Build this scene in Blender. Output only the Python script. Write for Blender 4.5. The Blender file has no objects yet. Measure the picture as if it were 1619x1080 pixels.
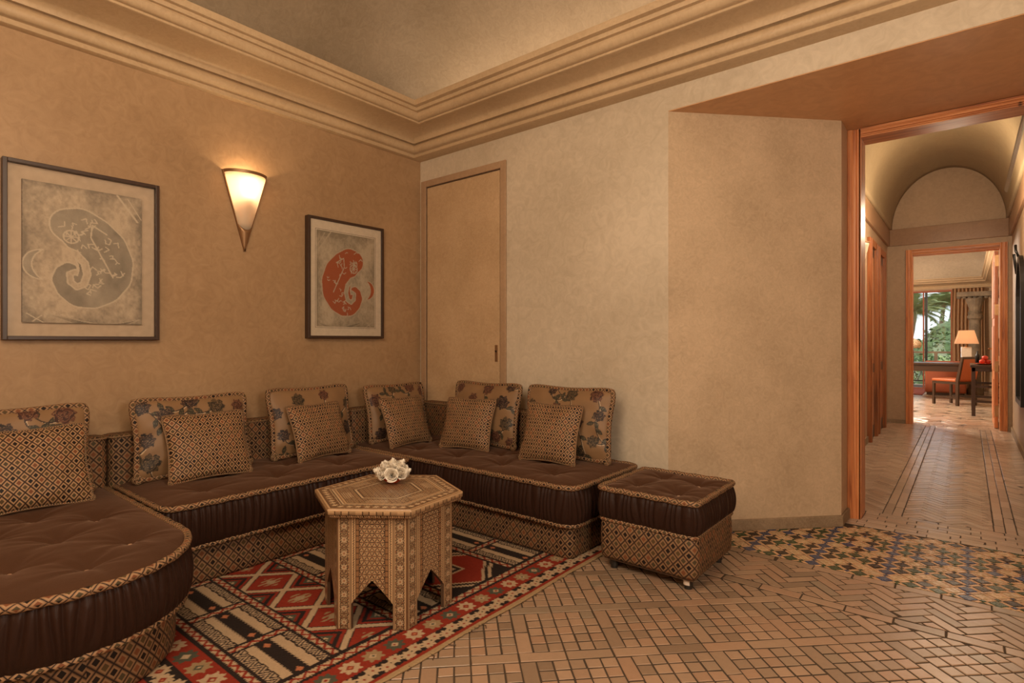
import bpy, bmesh, math, random
import numpy as np
from mathutils import Vector, Matrix
random.seed(7); RNG = np.random.default_rng(11)
SC = bpy.context.scene
COL = SC.collection
PI = math.pi
HORIZ = 1.10                                    # camera height

# ------------------------------------------------------------------ camera, world, lights, exposure
cam_d = bpy.data.cameras.new('camera'); cam = bpy.data.objects.new('camera', cam_d); COL.objects.link(cam)
cam.location = (0, 0, HORIZ); cam.rotation_euler = (math.radians(90), 0, math.radians(39.21))
cam_d.sensor_width = 36; cam_d.lens = 36 * 883 / 1619; cam_d.clip_start = 0.05; cam_d.clip_end = 300
SC.camera = cam
SC.view_settings.view_transform = 'Standard'; SC.view_settings.look = 'None'
SC.view_settings.gamma = 1; SC.view_settings.use_curve_mapping = False
SC.view_settings.exposure = 1.15

W = bpy.data.worlds.new('world'); SC.world = W; W.use_nodes = True
wn = W.node_tree.nodes; wl = W.node_tree.links
bg = wn['Background']; bg.inputs['Strength'].default_value = .8
tc = wn.new('ShaderNodeTexCoord'); nz = wn.new('ShaderNodeTexNoise'); nz.inputs['Scale'].default_value = 2.2
cr = wn.new('ShaderNodeValToRGB'); cr.color_ramp.elements[0].position = .38; cr.color_ramp.elements[1].position = .62
cr.color_ramp.elements[0].color = (.66, .74, .80, 1); cr.color_ramp.elements[1].color = (.90, .90, .86, 1)
wl.new(tc.outputs['Generated'], nz.inputs['Vector']); wl.new(nz.outputs['Fac'], cr.inputs['Fac']); wl.new(cr.outputs['Color'], bg.inputs['Color'])

def light(name, kind, loc, energy, color, size=.3, size_y=None, target=None, spread=None):
    d = bpy.data.lights.new(name, kind); d.energy = energy; d.color = color
    o = bpy.data.objects.new(name, d); COL.objects.link(o); o.location = loc
    if kind == 'AREA':
        if size_y: d.shape = 'RECTANGLE'; d.size_y = size_y
        d.size = size
        if spread: d.spread = spread
    elif kind == 'SUN': d.angle = size
    else: d.shadow_soft_size = size
    if target is not None:
        o.rotation_euler = (Vector(target) - Vector(loc)).to_track_quat('-Z', 'Y').to_euler()
    return o
WARM = (1.0, .70, .44); WARM2 = (1.0, .79, .56)
light('daylight_sun', 'SUN', (-10, 30, 20), 2.2, (1, .95, .86), .05, target=(-14, 42, 0))
# added fill lights without fixtures: overhead, to the right, behind the camera
light('overhead_fill_light', 'POINT', (-.95, .15, 2.3), 60, WARM2, .5)
light('right_fill_light', 'POINT', (.6, .7, 1.5), 48, (1, .87, .70), .3)
light('back_fill_light', 'POINT', (-1.2, -1.5, 1.7), 20, WARM, .25)
# cove lighting hidden behind the cornice
light('cove_light', 'AREA', (-3.31, .2, 2.83), 5.5, (1, .78, .56), .05, 5.2, target=(-3.25, .2, 3.6))
light('cove_light', 'AREA', (-.6, 2.91, 2.83), 5.5, (1, .78, .56), 5.2, .05, target=(-.6, 2.85, 3.6))
light('cove_light', 'AREA', (2.07, .2, 2.83), 5, (1, .78, .56), .05, 5.2, target=(2.0, .2, 3.6))
# added fill lights in the passage and far room, no fixture modelled
light('hall_fill_light', 'POINT', (-.1, 6.6, 2.3), 30, WARM2, .14)
light('sitting_room_fill_light', 'POINT', (-2.2, 11.5, 2.2), 200, (1, .84, .66), .25)

# ------------------------------------------------------------------ helpers
def link(o, parent=None):
    COL.objects.link(o)
    if parent: o.parent = parent
    return o
def tag(o, label=None, cat=None, group=None, kind=None):
    if label: o['label'] = label
    if cat: o['category'] = cat
    if group: o['group'] = group
    if kind: o['kind'] = kind
    return o
def thing(name, label, cat, loc=(0, 0, 0), rz=0, group=None):
    o = bpy.data.objects.new(name, None); COL.objects.link(o); o.empty_display_size = .05
    o.location = loc; o.rotation_euler = (0, 0, rz)
    return tag(o, label, cat, group)
def copy_tree(o, parent=None):
    c = o.copy(); COL.objects.link(c); c.parent = parent
    for ch in [k for k in bpy.data.objects if k.parent == o]: copy_tree(ch, c)
    return c

class MB:
    """collects verts / faces (+uv per loop, colour per vert)"""
    def __init__(s): s.v = []; s.f = []; s.uv = []; s.c = []; s.r = []; s.hasuv = False
    def add(s, verts, faces, uvs=None, cols=None, rnd=None):
        b = len(s.v); s.v += [tuple(map(float, p)) for p in verts]
        s.f += [tuple(b + i for i in f) for f in faces]
        if uvs is not None: s.hasuv = True
        for k, f in enumerate(faces): s.uv += (uvs[k] if uvs is not None else [(0, 0)] * len(f))
        s.c += (list(cols) if cols is not None else [(1, 1, 1)] * len(verts))
        if rnd is not None: s.r += [rnd] * len(verts)
        return s
    def box(s, x0, x1, y0, y1, z0, z1, rnd=None):
        v = [(x, y, z) for z in (z0, z1) for y in (y0, y1) for x in (x0, x1)]
        return s.add(v, [(0, 2, 3, 1), (4, 5, 7, 6), (0, 1, 5, 4), (1, 3, 7, 5), (3, 2, 6, 7), (2, 0, 4, 6)], rnd=rnd)
    def prism(s, pts, z0, z1):
        n = len(pts); v = [(x, y, z0) for x, y in pts] + [(x, y, z1) for x, y in pts]
        return s.add(v, [tuple(range(n))[::-1], tuple(range(n, 2 * n))] + [(i, (i + 1) % n, n + (i + 1) % n, n + i) for i in range(n)])
    def lathe(s, prof, cx=0, cy=0, n=24, a0=0, a1=2 * PI, sx=1, sy=1):
        full = abs(a1 - a0 - 2 * PI) < 1e-6; m = n if full else n + 1
        v = []
        for r, z in prof:
            for k in range(m):
                a = a0 + (a1 - a0) * k / n; v.append((cx + r * math.cos(a) * sx, cy + r * math.sin(a) * sy, z))
        f = []
        for i in range(len(prof) - 1):
            for k in range(n):
                k2 = (k + 1) % m; f.append((i * m + k, i * m + k2, (i + 1) * m + k2, (i + 1) * m + k))
        return s.add(v, f)
    def tube(s, pts, rad, n=8, closed=False, rads=None, caps=True):
        P = [Vector(p) for p in pts]; N = len(P); v = []; L = 0; Ls = [0]; up = Vector((0, 0, 1))
        for i in range(N):
            a = P[(i - 1) % N] if (closed or i > 0) else P[i]; b = P[(i + 1) % N] if (closed or i < N - 1) else P[i]
            t = (b - a).normalized()
            u = up if abs(t.dot(up)) < .95 else Vector((1, 0, 0))
            sd = t.cross(u).normalized(); w = sd.cross(t).normalized(); r = rads[i] if rads else rad
            for k in range(n):
                an = 2 * PI * k / n; v.append(P[i] + (sd * math.cos(an) + w * math.sin(an)) * r)
            if i: L += (P[i] - P[i - 1]).length; Ls.append(L)
        f = []; uv = []
        M = N if closed else N - 1
        for i in range(M):
            j = (i + 1) % N; l0 = Ls[i]; l1 = Ls[i + 1] if i + 1 < N else L + (P[0] - P[-1]).length
            for k in range(n):
                k2 = (k + 1) % n; f.append((i * n + k, i * n + k2, j * n + k2, j * n + k))
                c = 2 * PI * rad / n; uv.append([(l0, k * c), (l0, (k + 1) * c), (l1, (k + 1) * c), (l1, k * c)])
        if not closed and caps:
            f.append(tuple(range(n))[::-1]); uv.append([(0, 0)] * n)
            f.append(tuple((N - 1) * n + k for k in range(n))); uv.append([(0, 0)] * n)
        return s.add(v, f, uv)
    def build(s, name, m, parent=None, smooth=False, world=False, bevel=0, kind=None, auto=None):
        me = bpy.data.meshes.new(name)
        off = parent.location if (world and parent) else Vector((0, 0, 0))
        me.from_pydata([(x - off[0], y - off[1], z - off[2]) for x, y, z in s.v] if world and parent else s.v, [], s.f)
        if s.hasuv:
            l = me.uv_layers.new(name='UVMap'); l.data.foreach_set('uv', np.array(s.uv, dtype=np.float32).ravel())
        if s.c and any(c != (1, 1, 1) for c in s.c[:50] + s.c[-50:]):
            a = me.color_attributes.new('Col', 'FLOAT_COLOR', 'POINT')
            arr = np.ones((len(s.v), 4), dtype=np.float32); arr[:, :3] = np.array(s.c); a.data.foreach_set('color', arr.ravel())
        if s.r:
            a = me.attributes.new('rnd', 'FLOAT', 'POINT'); a.data.foreach_set('value', np.array(s.r, dtype=np.float32))
        me.materials.append(m); me.validate(); me.update()
        if smooth: me.polygons.foreach_set('use_smooth', [True] * len(me.polygons))
        if auto: me.polygons.foreach_set('use_smooth', [True] * len(me.polygons)); me.set_sharp_from_angle(angle=math.radians(auto))
        o = bpy.data.objects.new(name, me); link(o, parent)
        if bevel:
            b = o.modifiers.new('bevel', 'BEVEL'); b.width = bevel; b.segments = 2; b.limit_method = 'ANGLE'
        if kind: o['kind'] = kind
        return o

def grid_mesh(name, P, m, parent=None, col=None, uv=None, closed_u=False, smooth=True, kind=None):
    """P: (nu,nv,3) array"""
    nu, nv = P.shape[:2]
    idx = np.arange(nu * nv).reshape(nu, nv)
    if closed_u: idx = np.vstack([idx, idx[:1]])
    a = idx[:-1, :-1].ravel(); b = idx[1:, :-1].ravel(); c = idx[1:, 1:].ravel(); d = idx[:-1, 1:].ravel()
    F = np.stack([a, b, c, d], 1).astype(np.int32)
    me = bpy.data.meshes.new(name)
    me.vertices.add(nu * nv); me.vertices.foreach_set('co', P.reshape(-1).astype(np.float32))
    me.loops.add(F.size); me.loops.foreach_set('vertex_index', F.ravel())
    me.polygons.add(len(F)); me.polygons.foreach_set('loop_start', np.arange(0, F.size, 4, dtype=np.int32))
    if uv is not None:
        l = me.uv_layers.new(name='UVMap')
        if closed_u:
            UV = uv.reshape(-1, 2); n2 = uv.shape[0]; id2 = np.arange(n2 * nv).reshape(n2, nv)
            F2 = np.stack([id2[:-1, :-1].ravel(), id2[1:, :-1].ravel(), id2[1:, 1:].ravel(), id2[:-1, 1:].ravel()], 1)
            l.data.foreach_set('uv', UV[F2.ravel()].ravel().astype(np.float32))
        else:
            l.data.foreach_set('uv', uv.reshape(-1, 2)[F.ravel()].ravel().astype(np.float32))
    if col is not None:
        at = me.color_attributes.new('Col', 'FLOAT_COLOR', 'POINT')
        arr = np.ones((nu * nv, 4), dtype=np.float32); arr[:, :3] = col.reshape(-1, 3); at.data.foreach_set('color', arr.ravel())
    me.materials.append(m); me.update(calc_edges=True); me.validate()
    if smooth: me.polygons.foreach_set('use_smooth', [True] * len(me.polygons))
    o = bpy.data.objects.new(name, me); link(o, parent)
    if kind: o['kind'] = kind
    return o

# ------------------------------------------------------------------ materials
class NT:
    def __init__(s, name):
        s.m = bpy.data.materials.new(name); s.m.use_nodes = True; s.n = s.m.node_tree.nodes; s.l = s.m.node_tree.links
        s.p = s.n['Principled BSDF']
    def node(s, t, **kw):
        n = s.n.new(t)
        for k, v in kw.items(): setattr(n, k, v)
        return n
    def math(s, op, a, b=None, c=None):
        n = s.node('ShaderNodeMath', operation=op)
        for i, x in enumerate((a, b, c)):
            if x is None: continue
            if isinstance(x, (int, float)): n.inputs[i].default_value = x
            else: s.l.new(x, n.inputs[i])
        return n.outputs[0]
    def mix(s, f, a, b, blend='MIX'):
        n = s.node('ShaderNodeMix', data_type='RGBA', blend_type=blend)
        for sock, x in ((n.inputs[0], f), (n.inputs[6], a), (n.inputs[7], b)):
            if isinstance(x, (int, float)): sock.default_value = x
            elif isinstance(x, tuple): sock.default_value = (*x, 1) if len(x) == 3 else x
            else: s.l.new(x, sock)
        return n.outputs[2]
    def noise(s, scale, detail=4, vec=None, rough=.5, dist=0, out='Fac'):
        n = s.node('ShaderNodeTexNoise'); n.inputs['Scale'].default_value = scale; n.inputs['Detail'].default_value = detail
        n.inputs['Roughness'].default_value = rough; n.inputs['Distortion'].default_value = dist
        if vec is not None: s.l.new(vec, n.inputs['Vector'])
        return n.outputs[out]
    def obj(s): return s.node('ShaderNodeTexCoord').outputs['Object']
    def pos(s): return s.node('ShaderNodeNewGeometry').outputs['Position']
    def ramp(s, f, stops, interp='LINEAR'):
        n = s.node('ShaderNodeValToRGB'); r = n.color_ramp; r.interpolation = interp
        while len(r.elements) > 1: r.elements.remove(r.elements[-1])
        r.elements[0].position = stops[0][0]; r.elements[0].color = (*stops[0][1], 1)
        for p, c in stops[1:]: e = r.elements.new(p); e.color = (*c, 1)
        s.l.new(f, n.inputs[0]); return n.outputs[0]
    def mapv(s, vec, scale, rot=(0, 0, 0)):
        n = s.node('ShaderNodeMapping'); n.inputs['Scale'].default_value = scale; n.inputs['Rotation'].default_value = rot
        s.l.new(vec, n.inputs['Vector']); return n.outputs[0]
    def bump(s, h, strength=.3, dist=.01):
        n = s.node('ShaderNodeBump'); n.inputs['Strength'].default_value = strength; n.inputs['Distance'].default_value = dist
        s.l.new(h, n.inputs['Height']); s.l.new(n.outputs[0], s.p.inputs['Normal'])
    def fin(s, color=None, rough=.6, metal=0, spec=None, sheen=0, coat=0):
        if color is not None:
            if isinstance(color, tuple): s.p.inputs['Base Color'].default_value = (*color, 1)
            else: s.l.new(color, s.p.inputs['Base Color'])
        if isinstance(rough, (int, float)): s.p.inputs['Roughness'].default_value = rough
        else: s.l.new(rough, s.p.inputs['Roughness'])
        s.p.inputs['Metallic'].default_value = metal
        if spec is not None: s.p.inputs['Specular IOR Level'].default_value = spec
        if sheen: s.p.inputs['Sheen Weight'].default_value = sheen; s.p.inputs['Sheen Roughness'].default_value = .4
        if coat: s.p.inputs['Coat Weight'].default_value = coat; s.p.inputs['Coat Roughness'].default_value = .15
        return s.m
M = {}
def plaster(name, c0, c1, rough=.5, scale=3, bumps=.25, spec=.35, swirl=False):
    t = NT(name); p = t.pos()
    a = t.noise(scale * .45, 3, p); b = t.noise(scale * 5, 5, p, .6, 1.6)
    f = t.math('MULTIPLY_ADD', b, .5, t.math('MULTIPLY', a, .5))
    col = t.ramp(f, [(.35, tuple(x * .97 for x in c0)), (.65, tuple(min(1, x * 1.03) for x in c1))])
    d = t.noise(scale * (9 if swirl else 5), 4, p, .6, 3.2 if swirl else 1.2)
    t.bump(d, bumps, .004)
    return t.fin(col, t.math('MULTIPLY_ADD', a, .25, rough - .12), spec=spec)
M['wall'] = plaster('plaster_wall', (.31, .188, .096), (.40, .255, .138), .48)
M['wall_lit'] = plaster('plaster_lit', (.49, .40, .29), (.61, .51, .385), .44)  # wall plaster with the cooler, brighter light on it put into the colour
M['splay'] = plaster('plaster_splay', (.45, .33, .212), (.58, .43, .285), .44, 6)
M['crown'] = plaster('plaster_crown', (.46, .32, .185), (.54, .39, .235), .5, 5, .2)
M['ceil'] = plaster('plaster_ceiling', (.25, .185, .115), (.33, .25, .165), .6, 4, .5, swirl=True)
M['soffit'] = plaster('plaster_soffit', (.50, .27, .125), (.62, .34, .165), .38, 2, .15, .4)
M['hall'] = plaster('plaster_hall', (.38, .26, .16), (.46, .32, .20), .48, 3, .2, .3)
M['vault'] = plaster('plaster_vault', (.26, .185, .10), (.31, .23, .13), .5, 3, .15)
M['frieze'] = plaster('plaster_frieze', (.27, .15, .08), (.33, .19, .10), .35, 3, .2)
M['door_plaster'] = plaster('plaster_door', (.47, .31, .17), (.57, .39, .23), .6, 6, .8, .2, swirl=True)
M['door_trim'] = plaster('plaster_trim', (.36, .225, .13), (.43, .28, .165), .45, 5)
M['stone'] = plaster('stone_skirting', (.22, .15, .09), (.36, .26, .165), .6, 8, .5)
M['old_stone'] = plaster('old_stone', (.08, .06, .04), (.24, .18, .12), .7, 14, .8)

def pine(name, c0, c1, c2, rough=.3, axis='z'):
    t = NT(name); sc = {'z': (28, 28, 1.6), 'x': (1.6, 28, 28), 'y': (28, 1.6, 28)}[axis]
    v = t.mapv(t.pos(), sc); a = t.noise(1, 5, v, .55, 1.2); b = t.noise(5, 3, t.pos())
    col = t.ramp(a, [(.3, c0), (.5, c1), (.7, c2)])
    kn = t.node('ShaderNodeTexVoronoi'); kn.inputs['Scale'].default_value = 4.2; t.l.new(t.mapv(t.pos(), (1.5, 1.5, .8)), kn.inputs['Vector'])
    k = t.ramp(kn.outputs['Distance'], [(.0, (1, 1, 1)), (.05, (1, 1, 1)), (.085, (0, 0, 0))])
    col = t.mix(k, col, (.06, .018, .008))
    t.bump(a, .15, .002)
    return t.fin(col, rough + .12, spec=.4, coat=.04)
M['pine_z'] = pine('pine_upright', (.34, .10, .034), (.60, .22, .078), (.72, .31, .12))
M['pine_x'] = pine('pine_lintel', (.32, .10, .034), (.56, .215, .078), (.68, .30, .12), axis='x')
M['pine_dark'] = pine('pine_brown', (.18, .055, .018), (.32, .105, .034), (.42, .15, .052))  # darker brown pine of the passage side doors
def simple(name, c, rough=.5, metal=0, noise=.15, scale=30, bumps=.1, **k):
    t = NT(name); f = t.noise(scale, 3, t.obj())
    col = t.mix(f, tuple(x * (1 - noise) for x in c), tuple(min(1, x * (1 + noise)) for x in c))
    if bumps: t.bump(f, bumps, .002)
    return t.fin(col, rough, metal, **k)
M['dark_wood'] = simple('dark_wood', (.045, .022, .012), .35, scale=40)
M['black_iron'] = simple('black_iron', (.012, .010, .009), .4, .3)
M['walnut'] = simple('walnut_frame', (.042, .019, .010), .4, scale=60)
M['brass'] = simple('aged_brass', (.42, .24, .11), .38, .85)
M['bronze'] = simple('bronze_rim', (.30, .17, .085), .42, .7)
M['mat_board'] = simple('mat_board', (.66, .54, .40), .9)
M['mat_grey'] = simple('mat_board_grey', (.54, .41, .29), .9)
M['orange_leather'] = simple('orange_leather', (.40, .095, .025), .42, scale=60)
M['terracotta'] = simple('terracotta_panel', (.30, .07, .025), .6)
M['white'] = simple('white_china', (.70, .64, .55), .3)
M['lamp_base'] = simple('lamp_base', (.55, .47, .38), .12)
M['apple'] = simple('apple_red', (.50, .04, .02), .3)
M['red_bowl'] = simple('red_bowl', (.55, .07, .02), .25)
M['curtain'] = simple('curtain_fabric', (.38, .225, .12), .85, bumps=0)
M['grout'] = simple('grout', (.055, .034, .018), .9, scale=60)
M['button'] = simple('button_fabric', (.40, .24, .15), .6)
M['caster'] = simple('caster_dark', (.02, .016, .013), .35)
M['steel'] = simple('polished_steel', (.55, .50, .44), .15, .9)
M['leaf_green'] = simple('leaf_green', (.055, .10, .03), .5, noise=.5, scale=4)
M['palm_green'] = simple('palm_green', (.16, .22, .085), .5, noise=.4, scale=2)
M['trunk'] = simple('palm_trunk', (.20, .15, .11), .9, noise=.4, scale=12)
M['grass'] = simple('garden_grass', (.10, .15, .05), .9)
M['balcony'] = simple('balcony_floor', (.35, .27, .2), .7)
M['railing_wood'] = simple('railing_wood', (.30, .20, .12), .6)
M['petal'] = simple('rose_petal', (.80, .72, .60), .6, noise=.06, bumps=0, sheen=.2)
M['hydrangea'] = simple('cream_blossom', (.68, .52, .36), .7, noise=.1)
M['rug_red'] = simple('red_carpet', (.25, .05, .025), .95)
M['cable'] = simple('paper_label', (.62, .50, .40), .6)
M['inner_wood'] = simple('inner_wood', (.075, .038, .018), .6)

def emis(name, c, s):
    t = NT(name); t.p.inputs['Base Color'].default_value = (*c, 1)
    t.p.inputs['Emission Color'].default_value = (*c, 1); t.p.inputs['Emission Strength'].default_value = s; t.p.inputs['Roughness'].default_value = .4
    return t.m
M['bulb'] = emis('bulb_glow', (1, .88, .68), 9)
# frosted glass: lit from the bulb inside
t = NT('frosted_glass'); t.p.inputs['Base Color'].default_value = (.95, .83, .66, 1); t.p.inputs['Roughness'].default_value = .35
tr = t.node('ShaderNodeBsdfTranslucent'); tr.inputs['Color'].default_value = (.80, .72, .62, 1)
mx = t.node('ShaderNodeMixShader'); mx.inputs[0].default_value = .65
t.l.new(t.p.outputs[0], mx.inputs[1]); t.l.new(tr.outputs[0], mx.inputs[2]); t.l.new(mx.outputs[0], t.n['Material Output'].inputs[0]); M['frosted'] = t.m
t = NT('lamp_shade_cloth'); t.p.inputs['Base Color'].default_value = (.72, .52, .35, 1); t.p.inputs['Roughness'].default_value = .9
tr = t.node('ShaderNodeBsdfTranslucent'); tr.inputs['Color'].default_value = (.9, .62, .40, 1)
mx = t.node('ShaderNodeMixShader'); mx.inputs[0].default_value = .5
t.l.new(t.p.outputs[0], mx.inputs[1]); t.l.new(tr.outputs[0], mx.inputs[2]); t.l.new(mx.outputs[0], t.n['Material Output'].inputs[0]); M['shade'] = t.m
def glass(name, amt, rough=.02):
    t = NT(name); g = t.node('ShaderNodeBsdfGlossy'); g.inputs['Roughness'].default_value = rough; T = t.node('ShaderNodeBsdfTransparent')
    T.inputs['Color'].default_value = (.96, .955, .95, 1)
    fr = t.node('ShaderNodeFresnel'); fr.inputs['IOR'].default_value = amt; mx = t.node('ShaderNodeMixShader')
    t.l.new(fr.outputs[0], mx.inputs[0]); t.l.new(T.outputs[0], mx.inputs[1]); t.l.new(g.outputs[0], mx.inputs[2]); t.l.new(mx.outputs[0], t.n['Material Output'].inputs[0])
    return t.m
M['glass'] = glass('window_glass', 1.45); M['pic_glass'] = glass('picture_glass', 1.25, .12)
t = NT('mirror_glass'); M['mirror'] = t.fin((.55, .45, .38), .08, 1.0)

def lattice(name, dx, dy, base=(.155, .082, .040), ring=(.27, .155, .080), rough=.6, dark=1.0, linew=.445):
    t = NT(name); uv = t.node('ShaderNodeUVMap'); sx = t.node('ShaderNodeSeparateXYZ'); t.l.new(uv.outputs[0], sx.inputs[0])
    x = t.math('DIVIDE', sx.outputs[0], dx); y = t.math('DIVIDE', sx.outputs[1], dy)
    u = t.math('ADD', x, y); v = t.math('SUBTRACT', x, y)
    fu = t.math('ABSOLUTE', t.math('SUBTRACT', t.math('FRACT', u), .5)); fv = t.math('ABSOLUTE', t.math('SUBTRACT', t.math('FRACT', v), .5))
    m = t.math('MAXIMUM', fu, fv)
    cv = t.node('ShaderNodeCombineXYZ'); t.l.new(t.math('FLOOR', u), cv.inputs[0]); t.l.new(t.math('FLOOR', v), cv.inputs[1])
    wn_ = t.node('ShaderNodeTexWhiteNoise', noise_dimensions='2D'); t.l.new(cv.outputs[0], wn_.inputs['Vector'])
    cc = t.ramp(wn_.outputs['Value'], [(0, (.018, .011, .008)), (.34, (.10, .062, .026)), (.58, (.075, .055, .028)), (.76, (.19, .070, .030))], 'CONSTANT')
    a = t.math('LESS_THAN', m, .24); line = t.math('GREATER_THAN', m, linew); mid = t.math('LESS_THAN', m, .38)
    big = t.noise(6, 2, t.pos())
    col = t.mix(mid, base, ring); col = t.mix(a, col, cc); col = t.mix(line, col, (.028, .016, .012))
    col = t.mix(t.math('MULTIPLY', big, .5), col, t.mix(1.0, col, (.6, .5, .42), 'MULTIPLY'))
    if dark != 1: col = t.mix(1.0, col, (dark, dark, dark), 'MULTIPLY')
    return t.fin(col, rough, spec=.2)
M['lat_base'] = lattice('lattice_upholstery', .047, .053)
M['lat_cush'] = lattice('lattice_cushion', .036, .042, base=(.22, .118, .056), ring=(.42, .255, .135), rough=.55, linew=.435)
M['lat_pipe'] = lattice('lattice_piping', .044, .044, base=(.27, .155, .08), ring=(.35, .21, .115), linew=.45)
M['lat_pipe2'] = lattice('lattice_piping_thin', .018, .018, base=(.30, .175, .09), ring=(.42, .26, .14), linew=.42)
def velvet(name, c, scale=9):
    t = NT(name); p = t.obj(); a = t.noise(scale, 5, t.mapv(p, (1, 1.6, 1)), .6, 1.0); b = t.noise(2.2, 2, p)
    col = t.mix(b, tuple(x * .8 for x in c), tuple(x * 1.25 for x in c))
    t.bump(a, .35, .008)
    t.p.inputs['Sheen Tint'].default_value = (.6, .38, .26, 1)
    return t.fin(col, .88, sheen=.3, spec=.12)
M['velvet'] = velvet('brown_velvet', (.062, .027, .0135)); M['satin'] = velvet('brown_satin', (.026, .011, .007), 20)
M['satin'].node_tree.nodes['Principled BSDF'].inputs['Roughness'].default_value = .42
M['satin'].node_tree.nodes['Principled BSDF'].inputs['Sheen Weight'].default_value = .08

def vcol(name, rough=.7, bumps=.2, scale=400, spec=.3, sheen=0, coat=0):
    t = NT(name); a = t.node('ShaderNodeAttribute'); a.attribute_name = 'Col'
    n = t.noise(scale, 2, t.obj()); col = t.mix(t.math('MULTIPLY', n, .35), a.outputs['Color'], t.mix(1.0, a.outputs['Color'], (.55, .5, .45), 'MULTIPLY'))
    t.bump(n, bumps, .002); return t.fin(col, rough, spec=spec, sheen=sheen, coat=coat)
M['rug'] = vcol('wool_rug', .95, .7, 350, .1); M['floral'] = vcol('floral_brocade', .5, .12, 500, .35, .1)
M['print'] = vcol('ink_print', .85, .1, 200, .15); M['plate'] = vcol('etched_plate', .6, .3, 200, .3); M['inlay'] = vcol('inlaid_wood', .33, .08, 300, .5, coat=.3)

def tilemat(name, stops, attr, rough=.42, vari=.35):
    t = NT(name)
    if attr: a = t.node('ShaderNodeAttribute'); a.attribute_name = 'rnd'; r = a.outputs['Fac']
    else: r = t.node('ShaderNodeObjectInfo').outputs['Random']
    col = t.ramp(r, stops)
    n = t.noise(38, 5, t.pos(), .65); n2 = t.noise(1.4, 2, t.pos())
    col = t.mix(t.math('MULTIPLY', n, vari), col, t.mix(1.0, col, (.55, .50, .45), 'MULTIPLY'))
    t.bump(n, .35, .003)
    return t.fin(col, t.math('MULTIPLY_ADD', n, .35, rough - .24), spec=.6)
terra = [(0, (.25, .165, .105)), (.3, (.36, .235, .150)), (.6, (.41, .26, .165)), (.8, (.37, .22, .135)), (1, (.29, .215, .145))]
terra2 = [(0, (.44, .335, .25)), (.3, (.52, .40, .30)), (.6, (.60, .465, .355)), (.8, (.54, .395, .29)), (1, (.47, .37, .285))]  # paler greyer brick beyond the mosaic, lightened further to carry window glare
M['tile_i'] = tilemat('terracotta_tile', terra, False); M['tile_s'] = tilemat('terracotta_tile_field', terra, True)
M['tile_i_pale'] = tilemat('worn_pale_brick', terra2, False, .27); M['tile_s_pale'] = tilemat('worn_pale_brick_field', terra2, True, .27)
for k, c in dict(blue=(.035, .055, .125), green=(.028, .060, .022), black=(.016, .010, .007), cream=(.58, .40, .225), tan=(.56, .34, .185)).items():
    M['z_' + k] = tilemat('glazed_' + k, [(0, tuple(x * .86 for x in c)), (1, tuple(x * 1.14 for x in c))], False, .34, .15)
    M['zs_' + k] = tilemat('glazed_field_' + k, [(0, tuple(x * .86 for x in c)), (1, tuple(x * 1.14 for x in c))], True, .34, .15)

# ------------------------------------------------------------------ room constants (metres)
XL, YR = -3.44, 3.04            # left wall plane, right wall plane
XE, YB = 2.2, -2.6              # unseen sides of the room
SOF = 2.42                      # soffit of the passage
SPX, SPY = -.583, 3.82
YF = 4.02                       # timber frame of the passage
HX0, HX1, HY1 = -.85, .42, 9.14 # passage walls and end

def struct(name, mb, m, **k):
    o = mb.build(name, m, **k); o['kind'] = 'structure'; return o

# floor bed
floor = struct('floor', MB().box(XL - .1, XE + .1, YB - .1, 17.6, -.10, -.0019), M['grout'])
# walls of the room
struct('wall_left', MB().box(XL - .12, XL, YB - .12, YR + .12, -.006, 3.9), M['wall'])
struct('wall_right', MB().box(XL, -1.327, YR, YR + .12, -.006, 3.9), M['wall_lit'])
struct('wall_back', MB().box(XL, XE, YB - .12, YB, -.006, 3.9), M['wall'])
struct('wall_east', MB().box(XE, XE + .12, YB, YR + .12, -.006, 3.9), M['wall'])
struct('wall_splay', MB().prism([(-1.327, YR), (SPX, SPY), (SPX, YF + .02), (-.515, YF + .02), (-.515, 4.23), (-1.6, 4.23), (-1.6, YR + .12), (-1.327, YR + .12)], -.006, SOF), M['splay'])
struct('wall_splay_right', MB().prism([(1.30, YR), (XE, YR), (XE, 4.23), (.40, 4.23), (.40, YF + .02), (.56, YF + .02), (.56, SPY)], -.006, SOF), M['splay'])
struct('wall_header', MB().box(-1.327, XE, YR, YR + .25, SOF, 3.9), M['wall_lit'])
struct('ceiling_passage', MB().box(-1.6, XE, YR + .002, 4.23, SOF - .004, SOF + .12), M['soffit'])
struct('wall_hall_front', MB().box(-1.6, XE, 4.10, 4.23, SOF + .12, 3.9), M['vault'])
# the room's coved ceiling
gx = np.linspace(XL, XE, 90); gy = np.linspace(YB, YR, 90); X, Y = np.meshgrid(gx, gy, indexing='ij')
def softmin(vals, k=9): return -np.log(sum(np.exp(-k * v) for v in vals)) / k
d = np.clip(softmin([X - XL, XE - X, YR - Y, Y - YB]) + .03, 0, 1.7) / 1.7
Z = 2.79 + .85 * np.sqrt(np.clip(1 - (1 - d) ** 2, 0, 1))
o = grid_mesh('ceiling', np.stack([X, Y, Z], -1)[::-1], M['ceil']); o['kind'] = 'structure'
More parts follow.
